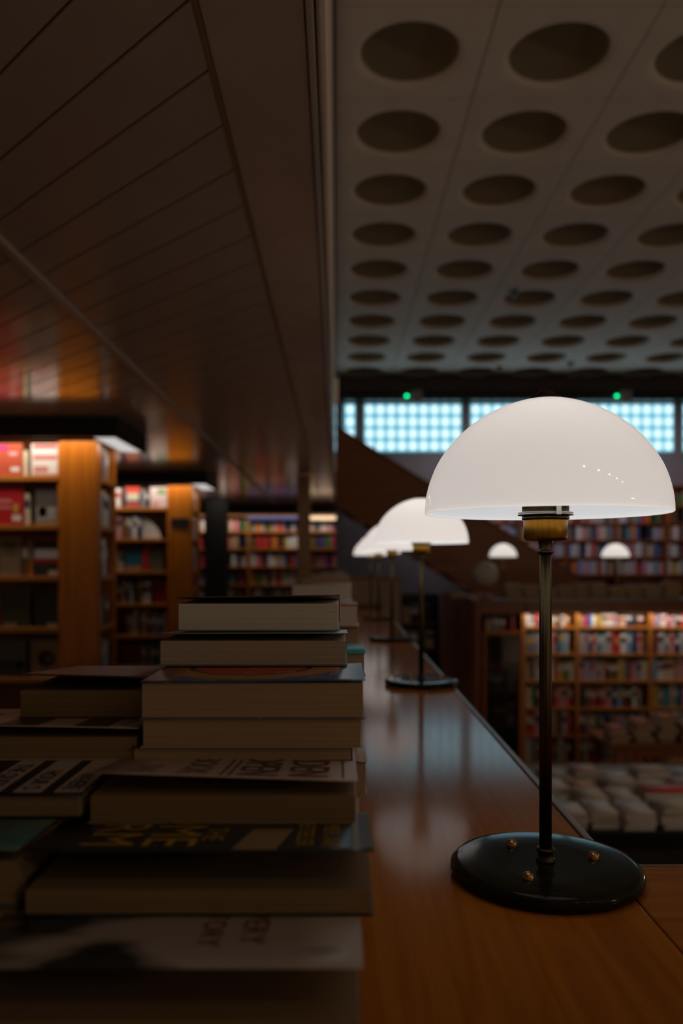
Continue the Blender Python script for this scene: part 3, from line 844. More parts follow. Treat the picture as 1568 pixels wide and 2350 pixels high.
rownm = ['top', 'second', 'third', 'fourth', 'fifth', 'sixth']
def side_set(which):
    out = []
    spec = [[('dark red', 0.05, 0.19), ('grey', 0.07, 0.20), ('tan', 0.06, 0.18)], [('light grey', 0.06, 0.23), ('cream', 0.05, 0.24), ('white', 0.06, 0.22), ('grey', 0.06, 0.21)], [('dark red', 0.05, 0.2), ('white', 0.06, 0.25), ('blue', 0.04, 0.22)], [('tan', 0.05, 0.2), ('black', 0.07, 0.22), ('brown', 0.06, 0.2)], [('grey', 0.09, 0.24), ('light grey', 0.08, 0.22), ('black', 0.06, 0.2)]]
    for zi, row in enumerate(spec):
        out.append((zi, [(n, th, h, '%s book on the %s end shelf of the %s island bookcase' % (n, rownm[zi], which)) for n, th, h in row]))
    return out
Y1, XR1 = 5.35, -1.62
Y2, XR2 = 8.46, -1.567
isl1 = island(Y1, XR1, -3.5, 'nearer wooden island bookcase with black lit canopy behind the left pile', side_set('nearer'))
isl2 = island(Y2, XR2, -3.6, 'farther wooden island bookcase with black lit canopy and a dark sign', side_set('farther'))
box('sign_plate', X(393, Y2) , X(434, Y2), Y2 - 0.012, Y2 - 0.001, Z(1209, Y2), Z(1189, Y2), BLACK, isl2, 0.002, (isl2.location.x, isl2.location.y, 0))

# face-out books on the islands
def face_book(label, x0, x1, yf, z, h, cc, blocks=(), group=None, th=0.022):
    t = thing('display_book', label, 'book', ((x0 + x1) / 2, yf, z), 0, group)
    w = (x1 - x0) / 2
    nm = 'face_%02x%02x%02x' % tuple(int(255 * min(1, c)) for c in cc)
    body = box('cover', -w, w, 0, 0.003, 0, h, cover(nm, cc, 0.4), t)
    box('text_block', -w + 0.002, w - 0.003, 0.0031, th - 0.003, 0.003, h - 0.003, PAGE_TOP, t)
    box('back_cover', -w, w, th - 0.0029, th, 0, h, cover(nm, cc, 0.4), t)
    for (u0, u1, v0, v1, bc) in blocks:
        bn = 'face_%02x%02x%02x' % tuple(int(255 * min(1, c)) for c in bc)
        box('printed_block', -w + 2 * w * u0, -w + 2 * w * u1, -0.0008, -0.0001, h * v0, h * v1, cover(bn, bc, 0.45), body, 0, (0, 0.0015, h / 2))
    return t
G1 = 'face-out books on the nearer island bookcase'
yb_ = Y1 + 0.03
WH, RD, PK = (0.74, 0.70, 0.70), (0.50, 0.04, 0.04), (0.55, 0.22, 0.2)
def fb1(label, pa, pb, row, h, cc, blocks=(), th=0.022):
    face_book(label, X(pa, yb_), X(pb, yb_), yb_, BZ[row], h, cc, blocks, G1, th)
fb1('orange-red cover with white stickers, top shelf of the nearer bookcase', -16, 50, 0, 0.218, (0.50, 0.09, 0.045), [(0.62, 0.92, 0.14, 0.27, WH), (0.55, 0.85, 0.62, 0.74, (0.6, 0.35, 0.4)), (0.05, 0.5, 0.78, 0.95, (0.45, 0.03, 0.2))], 0.02)
fb1('white cover printed with red capitals, top shelf of the nearer bookcase', 72, 134, 0, 0.215, WH, [(0.08, 0.95, 0.86, 0.97, RD), (0.08, 0.95, 0.50, 0.66, PK), (0.1, 0.62, 0.12, 0.30, PK), (0.05, 0.98, 0.0, 0.08, (0.5, 0.25, 0.2))])
fb1('bright red cover with a white sticker, second shelf of nearer bookcase', -14, 54, 1, 0.27, (0.46, 0.015, 0.02), [(0.62, 0.92, 0.10, 0.24, WH), (0.66, 0.82, 0.30, 0.52, (0.5, 0.3, 0.05)), (0.1, 0.6, 0.55, 0.62, PK), (0.1, 0.6, 0.40, 0.46, PK)])
fb1('dark grey cover with a pale pink picture, second shelf of nearer bookcase', 81, 133, 1, 0.25, (0.10, 0.085, 0.085), [(0.05, 0.95, 0.12, 0.48, (0.33, 0.33, 0.32)), (0.15, 0.5, 0.22, 0.50, (0.5, 0.25, 0.2)), (0.0, 1.0, 0.0, 0.11, (0.3, 0.22, 0.12))])
fb1('tan cover with faint lettering, third shelf of the nearer bookcase', -2, 48, 2, 0.26, (0.28, 0.19, 0.12), [(0.2, 0.8, 0.68, 0.86, (0.14, 0.09, 0.05)), (0.2, 0.8, 0.55, 0.62, (0.16, 0.1, 0.06))])
fb1('black cover with white title over a red band, third shelf nearer bookcase', 77, 134, 2, 0.262, (0.035, 0.03, 0.022), [(0.0, 1.0, 0.88, 1.0, (0.25, 0.02, 0.02)), (0.05, 0.98, 0.45, 0.68, (0.60, 0.57, 0.60)), (0.0, 1.0, 0.34, 0.44, (0.45, 0.02, 0.02)), (0.6, 0.98, 0.02, 0.14, (0.5, 0.42, 0.4))])
fb1('olive dark cover, fourth shelf of the nearer bookcase', 2, 66, 3, 0.26, (0.075, 0.06, 0.028), [(0.1, 0.55, 0.02, 0.12, (0.3, 0.26, 0.2))])
fb1('black cover with a dim brown portrait, fourth shelf of nearer bookcase', 78, 134, 3, 0.25, (0.03, 0.022, 0.02), [(0.3, 0.7, 0.5, 0.8, (0.07, 0.05, 0.035)), (0.55, 0.95, 0.0, 0.12, (0.3, 0.24, 0.2))])
fb1('grey landscape cover, fifth shelf of the nearer bookcase', -10, 58, 4, 0.245, (0.17, 0.14, 0.125), [(0.0, 1.0, 0.0, 0.45, (0.06, 0.055, 0.045)), (0.7, 0.9, 0.25, 0.4, (0.02, 0.02, 0.02))])
t = face_book('tan cover with a dark round emblem, fifth shelf of nearer bookcase', X(70, yb_), X(138, yb_), yb_, BZ[4], 0.245, (0.34, 0.22, 0.13), (), G1)
lathe('emblem', [(0.055, 0.0), (0.055, 0.002), (0.0, 0.002)], 32, mat('emblem_brown', (0.035, 0.025, 0.018), 0.5), t, (0.01, -0.0025, 0.125), rot=(math.pi / 2, 0, 0))
lathe('emblem_face', [(0.024, 0.0), (0.024, 0.001), (0.0, 0.001)], 24, mat('emblem_tan', (0.18, 0.11, 0.07), 0.5), t, (0.018, -0.0048, 0.120), rot=(math.pi / 2, 0, 0))
for row, xs, force in ((0, (50.5, 71), [('cream', None), ('black', None)]), (1, (55, 80), [('cream', None), ('brown', None)]), (2, (50, 76), [('brown', None)]), (3, (-14, 0.5), [('red', None)])):
    fill_shelf(X(xs[0], yb_), X(xs[1], yb_), yb_ + 0.004, BZ[row], 0.26 if row else 0.225, 'on the %s shelf of the nearer bookcase' % rownm[row], 'spines on the nearer island bookcase', 0.028, 0.034, force=force, gap=0)

yb2 = Y2 + 0.03
G2 = 'face-out books on the farther island bookcase'
def fb2(label, pa, pb, row, h, cc, blocks=()):
    face_book(label, X(pa, yb2), X(pb, yb2), yb2, BZ[row], h, cc, blocks, G2)
fb2('navy cover with red and cream bands, top shelf of farther bookcase', 286, 322, 0, 0.215, (0.05, 0.06, 0.10), [(0.1, 0.95, 0.72, 1.0, (0.55, 0.05, 0.03)), (0.15, 0.9, 0.35, 0.70, (0.55, 0.52, 0.40)), (0.1, 0.95, 0.05, 0.25, (0.5, 0.08, 0.08))])
fb2('pink and white cover with a green motif, top shelf of farther bookcase', 345, 384, 0, 0.215, (0.62, 0.50, 0.52), [(0.4, 0.9, 0.66, 0.9, (0.12, 0.28, 0.12)), (0.1, 0.5, 0.05, 0.3, (0.55, 0.3, 0.3))])
fb2('blue cover standing face out, third shelf of the farther bookcase', 288, 324, 2, 0.235, (0.03, 0.14, 0.22), [(0.0, 1.0, 0.0, 0.25, (0.35, 0.2, 0.12))])
fb2('grey-green cover standing face out, third shelf of farther bookcase', 343, 374, 2, 0.235, (0.13, 0.11, 0.08), [(0.1, 0.9, 0.5, 0.8, (0.08, 0.07, 0.05))])
fb2('dark red cover standing face out, fourth shelf of farther bookcase', 352, 382, 3, 0.235, (0.25, 0.012, 0.01))
fb2('dim red cover standing face out, lowest visible shelf of farther bookcase', 283, 322, 5, 0.22, (0.20, 0.03, 0.015), [(0.1, 0.9, 0.0, 0.4, (0.10, 0.08, 0.06))])
def fs2(pa, pb, row, force, h=0.27, tmin=0.03, tmax=0.05, gap=0.0):
    fill_shelf(X(pa, yb2), X(pb, yb2), yb2, BZ[row], h, 'on the %s shelf of the farther bookcase' % rownm[row], 'spines on the farther island bookcase', tmin, tmax, force=force, gap=gap)
fs2(264, 285, 0, [('white', None), ('light grey', None), ('blue', None)], 0.225)
fs2(323, 344, 0, [('grey', None), ('navy', None), ('grey', None)], 0.225)
fs2(267, 324, 1, [('pink', None), ('brown', None), ('brown', None), ('grey', None), ('white', None), ('navy', None), ('lilac', None)], 0.29)
fs2(266, 287, 2, [('tan', None), ('cream', None)]); fs2(326, 343, 2, [('red', None), ('red', None)], tmin=0.03, tmax=0.036)
fs2(268, 350, 3, [('brown', None), ('tan', None), ('black', None), ('light grey', None), ('black', None), ('brown', None), ('cream', None)], 0.28)
fs2(288, 384, 4, [('brown', None), ('tan', None), ('cream', None), ('brown', None), ('grey', None), ('orange', None), ('navy', None), ('grey', None)], 0.27)
fs2(324, 384, 5, [('grey', None), ('brown', None), ('grey', None), ('black', None)], 0.25)
# a magazine slumped on the second shelf: curved white sheet block
prism('slumped_magazine', [(0, 0), (0.20, 0), (0.185, 0.06), (0.15, 0.12), (0.10, 0.175), (0.045, 0.215), (0.0, 0.235)], 'y', 0, 0.03, mat('magazine_white', (0.62, 0.60, 0.58), 0.4), None, (X(325, yb2), yb2 + 0.02, BZ[1]))
tag(bpy.data.objects['slumped_magazine'], 'white magazine slumping in a curve on the second shelf, farther bookcase', 'magazine')

# black end screen and wooden post on the gallery
sc = thing('end_screen', 'tall flat black end panel beside the farther bookcase', 'panel', (X(496, 9.3), 9.3, 0))
box('board', -0.135, 0.135, 0, 0.04, 0.06, E + 0.735, BLACK, sc, 0.004)
box('foot', -0.16, 0.16, -0.12, 0.16, 0, 0.059, BLACK, sc, 0.004)
po = thing('wooden_column', 'slim brown wooden column reaching up to the boarded soffit', 'column', (X(698, 8.6), 8.6, 0))
box('shaft', -0.066, 0.066, -0.066, 0.066, 0.12, SOFF - 0.03, noisy('column_wood', (0.36, 0.19, 0.09), (0.45, 0.24, 0.12), (12, 12, 0.7), 3, rough=0.4), po, 0.004)
box('foot', -0.08, 0.08, -0.08, 0.08, 0, 0.119, WOOD_DARK, po, 0.004)
box('capital', -0.075, 0.075, -0.075, 0.075, SOFF - 0.029, SOFF - 0.016, WOOD_DARK, po, 0.001)

# ------------------------------------------------------------------ wall bookcases
def wall_case(label, x0, x1, yf, zs, ztop, zbot, divs, depth=0.26, wood=WOOD_SHELF, back=WOOD_DARK):
    t = thing('wall_bookcase', label, 'bookcase', ((x0 + x1) / 2, yf + depth / 2, zbot))
    rel = (t.location.x, t.location.y, zbot)
    box('back_panel', x0, x1, yf + depth - 0.015, yf + depth, zbot, ztop, back, t, 0, rel)
    for z in zs:
        box('shelf', x0 + 0.02, x1 - 0.02, yf + 0.006, yf + depth - 0.016, z - 0.030, z, wood, t, 0.002, rel)
    for d in divs:
        box('upright_board', d - 0.020, d + 0.020, yf, yf + depth - 0.016, zbot, ztop, wood, t, 0.002, rel)
    box('top_board', x0, x1, yf - 0.01, yf + depth, ztop, ztop + 0.03, wood, t, 0.002, rel)
    return t

def stuff_books(name, label, shelves, tmin=0.028, tmax=0.060, empty=0.06):
    """distant shelves full of small spines, too many and too small to name one by one"""
    verts, faces, mi = [], [], []
    mats = [cover('spine_' + n.replace(' ', '_'), c, 0.5) for n, c in PAL]
    for (x0, x1, yf, z, hmax) in shelves:
        x = x0
        while x < x1 - tmin:
            th = random.uniform(tmin, tmax)
            if random.random() < empty:
                x += th; continue
            th = min(th, x1 - x)
            h = hmax * random.uniform(0.70, 0.96)
            k = random.choices(range(len(PAL)), WT)[0]
            y = yf + random.uniform(0, 0.015)
            b = len(verts)
            for dz in (0, h):
                for dx, dy in ((0, 0), (th - 0.002, 0), (th - 0.002, 0.15), (0, 0.15)):
                    verts.append((x + dx, y + dy, z + dz))
            for f in ((0, 1, 5, 4), (1, 2, 6, 5), (2, 3, 7, 6), (3, 0, 4, 7), (4, 5, 6, 7)):
                faces.append(tuple(b + q for q in f)); mi.append(k)
            x += th
    me = bpy.data.meshes.new(name)
    me.from_pydata(verts, [], faces)
    for m in mats: me.materials.append(m)
    me.polygons.foreach_set('material_index', mi)
    me.update()
    o = link(name, me)
    tag(o, label, 'books', None, 'stuff')
    return o

# far end of the gallery
FY = 13.0
zs = [E + v for v in (0.50, 0.225, -0.065, -0.36, -0.66, -0.96)]
wall_case('far gallery bookcase with a bright top row beyond the wooden column', -2.55, 0.16, FY, zs, E + 0.735, 0, [-2.53, -1.50, -0.55, 0.14], wood=WOOD_SHELF)
stuff_books('distant_books', 'rows of small coloured spines in the far gallery bookcase', [(a + 0.03, b - 0.03, FY + 0.03, z, 0.215 if i == 0 else 0.235) for i, z in enumerate(zs[:5]) for a, b in ((-2.53, -1.50), (-1.50, -0.55), (-0.55, 0.14))], 0.04, 0.09)
cn = thing('header_sign', 'dark blue and cream header board over the far gallery bookcase', 'sign', (-1.2, FY - 0.02, E + 0.735))
box('blue_board', -0.31, 0.64, -0.03, 0.0, -0.06, 0.0, mat('sign_blue', (0.008, 0.025, 0.11), 0.5), cn)
box('cream_board', 0.66, 1.33, -0.03, 0.0, -0.06, 0.0, mat('sign_cream', (0.65, 0.52, 0.38), 0.4), cn)
box('black_hood', -1.35, 1.36, -0.20, 0.0, 0.035, 0.115, BLACK, cn)
area_light('far_case_light', (-1.2, FY - 0.13, E + 0.765), 2.5, 0.08, 7.0, (1.0, 0.85, 0.72))

# ------------------------------------------------------------------ the gallery across the hall
GX, GY = X(1092, 8.47), 8.47
gfl = box('floor_far_gallery', GX + 0.06, 7.2, GY + 0.5, WALLY - 0.01, -0.12, 0.0, CARPET); gfl['kind'] = 'structure'
w = box('wall_gallery_side', GX, GX + 0.06, GY + 0.5, 11.4, LOW, LEDGE - 0.045, WOOD_DARK); w['kind'] = 'structure'
fl2 = thing('far_ledge', 'long wooden ledge on top of the bookcases across the hall', 'ledge', (GX + 2, GY, LEDGE))
box('top_board', -2.03, 3.8, -0.03, 0.50, -0.045, 0.0, noisy('far_ledge_wood', (0.17, 0.07, 0.03), (0.24, 0.105, 0.05), (0.6, 9, 9), 3, rough=0.35), fl2, 0.003)
box('side_board', -2.03, -1.55, 0.502, 2.1, -0.045, 0.0, noisy('far_ledge_wood', (0.17, 0.07, 0.03), (0.24, 0.105, 0.05)), fl2, 0.003)
box('fascia_board', -1.46, 3.8, 0.0, 0.04, -0.14, -0.046, WOOD_DARK, fl2, 0.002)
# glazed cabinet at the corner
cab = thing('corner_cabinet', 'dark wooden corner cabinet with a tall glazed door below the globe', 'cabinet', (GX, GY, LOW))
cw = X(1200, 8.6) - GX
H_ = LEDGE - 0.046 - LOW
box('corner_post', 0, 0.055, 0, 0.08, 0, H_, WOOD_DARK, cab, 0.003)
box('side_panel', 0, 0.02, 0.081, 0.48, 0, H_, WOOD_DARK, cab)
box('back_panel', 0.021, cw, 0.46, 0.48, 0, H_, WOOD_DARK, cab)
box('header', 0.056, cw - 0.002, 0.01, 0.07, H_ - 0.11, H_, WOOD_DARK, cab, 0.002)
box('plinth', 0.056, cw - 0.002, 0.01, 0.07, 0, 0.12, WOOD_DARK, cab, 0.002)
door = box('door', 0.085, 0.110, 0.012, 0.045, 0.13, H_ - 0.30, WOOD_POST, cab, 0.002)
box('door_stile', cw - 0.062 - 0.0975, cw - 0.030 - 0.0975, -0.0165, 0.0165, 0 - (H_ - 0.43) / 2, (H_ - 0.43) / 2, WOOD_POST, door, 0.002)
box('door_rail', 0.012, cw - 0.063 - 0.0975, -0.0165, 0.0165, (H_ - 0.43) / 2 - 0.03, (H_ - 0.43) / 2, WOOD_POST, door, 0.002)
def glassy():
    m = bpy.data.materials.new('door_glass'); m.use_nodes = True
    nt = m.node_tree; nt.nodes.clear()
    o = nt.nodes.new('ShaderNodeOutputMaterial'); tr = nt.nodes.new('ShaderNodeBsdfTransparent'); gl = nt.nodes.new('ShaderNodeBsdfGlossy'); mx = nt.nodes.new('ShaderNodeMixShader')
    tr.inputs[0].default_value = (0.55, 0.55, 0.52, 1); gl.inputs['Roughness'].default_value = 0.05; mx.inputs[0].default_value = 0.10
    nt.links.new(tr.outputs[0], mx.inputs[1]); nt.links.new(gl.outputs[0], mx.inputs[2]); nt.links.new(mx.outputs[0], o.inputs[0])
    return m
box('pane', 0.013, cw - 0.063 - 0.0975, -0.002, 0.002, -(H_ - 0.43) / 2, (H_ - 0.43) / 2 - 0.031, glassy(), door)
cab_rows = [(H_ - 0.30, 'top'), (H_ - 0.62, 'second'), (H_ - 0.95, 'third'), (H_ - 1.30, 'fourth')]
for zc, nm in cab_rows:
    box('shelf', 0.025, cw - 0.004, 0.09, 0.455, zc - 0.024, zc, WOOD_DARK, cab, 0.002)
for i, (zc, nm) in enumerate(cab_rows):
    fill_shelf(GX + 0.12, GX + cw - 0.03, GY + 0.13, LOW + zc, (0.17, 0.28, 0.28, 0.28)[i], 'on the %s shelf in the glazed cabinet' % nm, 'books in the glazed cabinet', 0.05, 0.09, gap=0.15, force=[[('tan', None), ('grey', None), ('brown', None)], [('light grey', None), ('black', None), ('tan', None), ('light grey', None)], [('black', None), ('olive', None), ('tan', None)], [('black', None), ('dark red', None), ('brown', None)]][i])

# lower level bookcases under the far ledge
LY = 8.60
ls = [Z(py, LY + 0.1) for py in (1436, 1497, 1558, 1620, 1682, 1744)]
A0, A1, A2, A3 = X(1200, LY), X(1326, LY), X(1494, LY), X(1660, LY)
wall_case('lit lower-level bookcase full of coloured spines under the far ledge', A0 - 0.01, A3, LY, ls, LEDGE - 0.155, LOW, [A0 + 0.012, A1, A2, A3 - 0.02], 0.30, wood=WOOD_SHELF)
bays = ((A0 + 0.034, A1 - 0.022, 'cabinet-side bay'), (A1 + 0.022, A2 - 0.022, 'middle bay'), (A2 + 0.022, A3 - 0.19, 'outer bay'))
F_ = {(0, 0): ['white', 'white', 'red', 'blue', 'mustard', 'tan', 'tan', 'navy', 'white', 'orange', 'lilac'],
      (0, 1): ['tan', 'crimson', 'blue', 'white', 'mustard', 'cream', 'white', 'light grey', 'pink', 'cream', 'navy', 'black', 'dark red', 'cream', 'white', 'dark red', 'cream'],
      (0, 2): ['pink', 'lilac', 'white', 'crimson', 'light grey', 'black', 'red', 'crimson', 'mustard', 'mustard'],
      (1, 0): ['grey', 'grey', 'lilac', 'brown', 'pink', 'pink', 'sky blue', 'light grey', 'green', 'navy'],
      (1, 1): ['light grey', 'lilac', 'navy', 'pink', 'teal', 'light grey', 'light grey', 'red', 'red', 'white', 'sky blue', 'navy', 'pink', 'brown', 'grey', 'sky blue'],
      (1, 2): ['dark red', 'light grey', 'grey', 'pink', 'navy', 'light grey', 'dark red'],
      (2, 1): ['pink', 'lilac', 'lilac', 'pink', 'teal', 'pink', 'black', 'brown', 'brown', 'mustard', 'grey', 'dark red', 'pink', 'lilac'],
      (3, 1): ['black', 'brown', 'red', 'black', 'red', 'pink', 'navy', 'sky blue', 'dark red', 'black', 'white', 'grey', 'tan'],
      (3, 0): ['cream', 'green', 'black', 'pink', 'brown', 'dark red', 'crimson', 'pink'],
      (4, 0): ['red', 'red', 'pink', 'black', 'grey', 'tan', 'brown', 'light grey'],
      (5, 0): ['light grey', 'grey', 'brown', 'navy', 'pink', 'red', 'green'], (5, 1): ['olive', 'light grey', 'dark red', 'dark red', 'navy', 'grey', 'tan', 'grey', 'light grey', 'teal']}
for ri, z in enumerate(ls):
    hm = ((LEDGE - 0.155) if ri == 0 else ls[ri - 1] - 0.03) - z
    for bi, (xa, xb, bn) in enumerate(bays):
        fill_shelf(xa, xb, LY + 0.02, z, min(hm, 0.27) * 1.0, 'on the %s shelf, %s under far ledge' % (rownm[ri], bn), 'spines in the lower-level bookcase', 0.036, 0.066, force=[(c, None) for c in F_.get((ri, bi), [])], gap=0.02 if ri else 0.0)
area_light('lower_case_light', ((A0 + A3) / 2, LY - 0.06, LEDGE - 0.150), A3 - A0, 0.06, 3.8, (1.0, 0.86, 0.70))

# upper wall bookcases behind the far ledge
UY = 12.2
us = [Z(py, UY) for py in (1160, 1199, 1238, 1277, 1317)]
wall_case('dim wall bookcase on the far gallery under the window band', X(1075, UY), X(1700, UY), UY, us, Z(1118, UY), 0.0, [X(v, UY) for v in (1078, 1190, 1300, 1415, 1530, 1640)], 0.25, wood=WOOD_DARK)
dv = [X(v, UY) for v in (1078, 1190, 1300, 1415, 1530, 1640)]
stuff_books('distant_books', 'dim rows of small spines in the far gallery wall bookcase', [(a + 0.03, b - 0.03, UY + 0.02, z, 0.235) for z in us for a, b in zip(dv, dv[1:])], 0.03, 0.075, 0.07)
area_light('far_gallery_light', (3.2, 11.2, E + 1.9), 4.0, 0.25, 17.0, (0.95, 0.86, 1.0), (0.55, 0, 0))

# globe and book piles on the far ledge
gl = thing('desk_globe', 'dull grey desk globe on a stand at the corner of the far ledge', 'globe', (X(1114, 8.6), 8.6, LEDGE))
lathe('stand', [(0, 0), (0.09, 0), (0.09, 0.012), (0.02, 0.025), (0.014, 0.06), (0.02, 0.12), (0, 0.125)], 24, WOOD_DARK, gl)
lathe('sphere', [(0.135 * math.sin(math.pi * k / 16), 0.258 - 0.135 * math.cos(math.pi * k / 16)) for k in range(17)], 32, GREY_GLOBE, gl)
lathe('meridian_ring', [(0.139, -0.004), (0.143, -0.004), (0.143, 0.004), (0.139, 0.004)], 48, BRASS_D, gl, (0, 0, 0.258), close=True, rot=(math.pi / 2, 0, 0.4))
fp = [(1052, 3, 0.055), (1180, 4, 0.150), (1222, 3, 0.135), (1262, 3, 0.10), (1300, 4, 0.13), (1338, 3, 0.155), (1375, 4, 0.16), (1418, 3, 0.12), (1458, 3, 0.14), (1500, 4, 0.15), (1545, 4, 0.18)]
names = ['left of the globe', 'just right of the globe', 'third along', 'fourth along', 'fifth along', 'sixth along', 'seventh along', 'eighth along', 'ninth along', 'tenth along', 'last along']
cc_ = [('tan', (0.40, 0.28, 0.20)), ('cream', (0.50, 0.40, 0.30)), ('grey', (0.26, 0.23, 0.23)), ('lilac', (0.34, 0.28, 0.38)), ('pink', (0.45, 0.25, 0.22))]
for i, (px, n, hgt) in enumerate(fp):
    yy = 8.72 + 0.02 * (i % 3)
    z = LEDGE
    for k in range(n):
        nm, c = cc_[(i * 2 + k * 3) % 5]
        xc = X(px, yy) + 0.01 * math.sin(i + k * 2)
        lying_book('%s book, %s up in the far ledge pile %s' % (nm, ORD[k], names[i]), xc - 0.085, xc + 0.085, yy, 0.13, z, z + hgt / n - 0.001, cover('pile_' + nm, c), group='piles on the far ledge', detail=False)
        z += hgt / n

# ------------------------------------------------------------------ staircase
st = thing('staircase', 'dark wooden staircase with a solid sloping balustrade crossing the far hall', 'staircase', (0, 10.6, 0))
sl = -0.625
def zt_(px): return Z(973 + (px - 760) * 0.622, 10.6)
xa, xb = -0.075, X(1330, 10.6)
za, zb = zt_(771), zt_(1330)
prism('balustrade', [(xa, za), (xb, zb), (xb, zb - 1.02), (xa, za - 1.02)], 'y', 0.0, 0.05, WOOD_STAIR, st)
prism('handrail', [(xa, za + 0.03), (xb, zb + 0.03), (xb, zb), (xa, za)], 'y', -0.02, 0.07, WOOD_DARK, st)
prism('balustrade', [(xa, za), (xb, zb), (xb, zb - 1.02), (xa, za - 1.02)], 'y', 1.15, 1.20, WOOD_STAIR, st)
ns = 9
for k in range(ns):
    x = xa + (xb - xa) * k / ns
    z = za + (zb - za) * (k + 0.5) / ns - 0.90
    box('tread', x, x + (xb - xa) / ns, 0.051, 1.149, z - 0.04, z, WOOD_DARK, st)
# a low dark shelf with a few books under the stairs
us_ = thing('stair_shelf', 'low dark shelf unit standing under the staircase', 'shelf', (X(972, 9.9), 9.9, LOW))
box('upright_board', -0.30, -0.27, 0, 0.3, 0, 2.05, BLACK, us_); box('upright_board', 0.17, 0.20, 0, 0.3, 0, 2.05, BLACK, us_)
for q, z in enumerate((0.80, 1.10, 1.40, 1.70)):
    box('shelf', -0.269, 0.169, 0, 0.3, z - 0.025, z, WOOD_DARK, us_)
    fill_shelf(X(972, 9.9) - 0.26, X(972, 9.9) + 0.16, 9.92, LOW + z, 0.24, 'on the %s shelf under the staircase' % ('lowest', 'second', 'third', 'top')[q], 'books on the shelf under the stairs', 0.07, 0.11, force=[[('brown', None)], [('pink', None), ('blue', None), ('navy', None)], [('blue', None), ('tan', None), ('navy', None)], [('tan', None), ('black', None)]][q])
box('dark_screen', -0.3, 0.2, 0.301, 0.32, 0, 2.05, BLACK, us_)

# ------------------------------------------------------------------ display tables on the lower level
def table(label, x0, x1, y0, y1, ztop, wood):
    t = thing('display_table', label, 'table', ((x0 + x1) / 2, (y0 + y1) / 2, LOW))
    rel = (t.location.x, t.location.y, LOW)
    box('table_top', x0, x1, y0, y1, ztop - 0.035, ztop, wood, t, 0.004, rel)
    box('apron', x0 + 0.05, x1 - 0.05, y0 + 0.04, y0 + 0.06, ztop - 0.13, ztop - 0.036, wood, t, 0, rel)
    for (lx, ly) in ((x0 + 0.05, y0 + 0.03), (x1 - 0.09, y0 + 0.03), (x0 + 0.05, y1 - 0.07), (x1 - 0.09, y1 - 0.07)):
        box('leg', lx, lx + 0.04, ly, ly + 0.04, LOW, ztop - 0.036, wood, t, 0.002, rel)
    return t
T1 = Z(1903, 5.0)
table('dark display table heaped with books below the lamp ledge', 1.25, 2.9, 4.95, 6.6, T1, BLACK)
TC = {'white': (0.66, 0.60, 0.57), 'cream': (0.56, 0.47, 0.33), 'grey': (0.36, 0.33, 0.33), 'pink': (0.52, 0.30, 0.28), 'tan': (0.44, 0.33, 0.25), 'green': (0.30, 0.30, 0.06), 'sky blue': (0.30, 0.36, 0.42), 'orange': (0.55, 0.27, 0.05), 'black': (0.03, 0.03, 0.03), 'bright red': (0.58, 0.012, 0.008)}
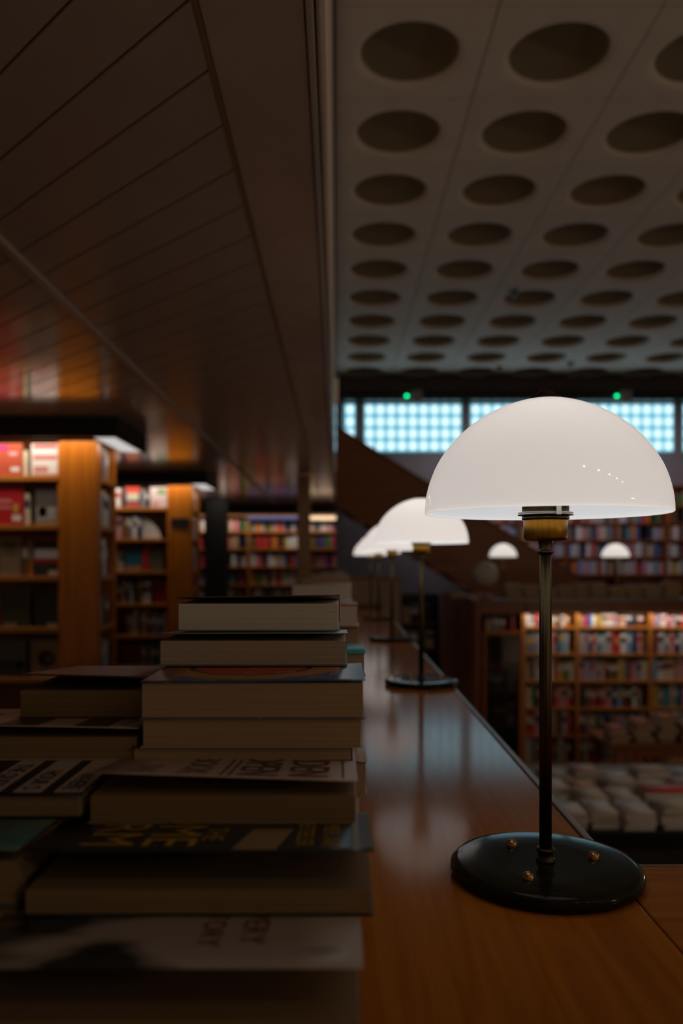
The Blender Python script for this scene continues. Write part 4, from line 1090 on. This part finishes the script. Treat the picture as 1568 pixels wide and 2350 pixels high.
tb = [(1.32, 4.99, 0.20, ['white', 'grey', 'white']), (1.55, 5.00, 0.17, ['grey', 'black', 'white']), (1.75, 4.98, 0.19, ['white', 'pink', 'white']), (1.99, 5.00, 0.23, ['tan', 'cream', 'tan', 'cream']), (2.27, 5.00, 0.20, ['cream', 'white', 'tan']),
      (1.36, 5.30, 0.19, ['cream', 'green']), (1.58, 5.31, 0.18, ['tan', 'white', 'cream']), (1.79, 5.29, 0.17, ['grey', 'cream', 'white']), (2.00, 5.30, 0.30, ['cream', 'tan', 'tan', 'bright red']), (2.36, 5.31, 0.18, ['cream', 'green', 'green']),
      (1.40, 5.62, 0.19, ['white', 'white']), (1.62, 5.64, 0.20, ['tan', 'orange']), (1.86, 5.62, 0.22, ['tan', 'pink', 'tan']), (2.12, 5.64, 0.19, ['grey', 'cream']), (2.35, 5.62, 0.20, ['black', 'white', 'pink']), (2.60, 5.63, 0.20, ['cream', 'tan']),
      (1.50, 5.96, 0.20, ['sky blue', 'grey']), (1.74, 5.97, 0.18, ['tan', 'orange', 'pink']), (1.96, 5.95, 0.20, ['sky blue', 'white']), (2.20, 5.97, 0.24, ['tan', 'white', 'tan']), (2.48, 5.96, 0.20, ['sky blue', 'sky blue'])]
rown = ['front row'] * 5 + ['second row'] * 5 + ['third row'] * 6 + ['back row'] * 5
pos_ = [0, 1, 2, 3, 4] * 2 + [0, 1, 2, 3, 4, 5] + [0, 1, 2, 3, 4]
for i, (x, y, wd, cols) in enumerate(tb):
    z = T1
    for k, nm in enumerate(cols):
        th = 0.034 + 0.012 * math.sin(i * 1.9 + k * 2.2)
        dx = 0.006 * math.sin(i * 2.7 + k * 1.4)
        lying_book('%s book, %s up in %s pile of the %s, dark table' % (nm, ORD[k], ORD[pos_[i]], rown[i]), x + dx, x + wd + dx, y + 0.006 * math.cos(i + 2.0 * k), 0.25 + 0.03 * math.sin(i * 1.3), z, z + th - 0.001, cover('table_' + nm.replace(' ', '_'), TC[nm]), pages=PAPER_W, group='books on the dark display table', detail=False, rot=0.05 * math.sin(i * 3.1 + k * 1.7))
        z += th
T2 = Z(1706, 7.35)
table('wooden display table with piled books before the lower bookcase', 2.42, 3.6, 7.30, 7.95, T2, WOOD_DARK)
for i, (x, n, hh) in enumerate(((2.46, 4, 0.13), (2.68, 5, 0.19), (2.90, 6, 0.235), (3.12, 5, 0.17), (3.34, 5, 0.20))):
    z = T2
    for k in range(n):
        nm, c = [('tan', (0.40, 0.28, 0.20)), ('red', (0.35, 0.05, 0.03)), ('brown', (0.2, 0.11, 0.07)), ('grey', (0.26, 0.23, 0.23)), ('cream', (0.50, 0.40, 0.30))][(i * 3 + k * 2) % 5]
        lying_book('%s book, %s up in the %s pile on the wooden table' % (nm, ORD[k], ORD[i]), x + 0.012 * math.sin(k * 2.1 + i), x + 0.16 + 0.03 * math.sin(k * 1.9 + i * 2), 7.37 + 0.02 * math.sin(k * 2.7 + i), 0.24, z, z + hh / n - 0.001, cover('heap_' + nm, c), group='books on the wooden display table', detail=False, rot=0.07 * math.sin(k * 2.3 + i * 1.1))
        z += hh / n
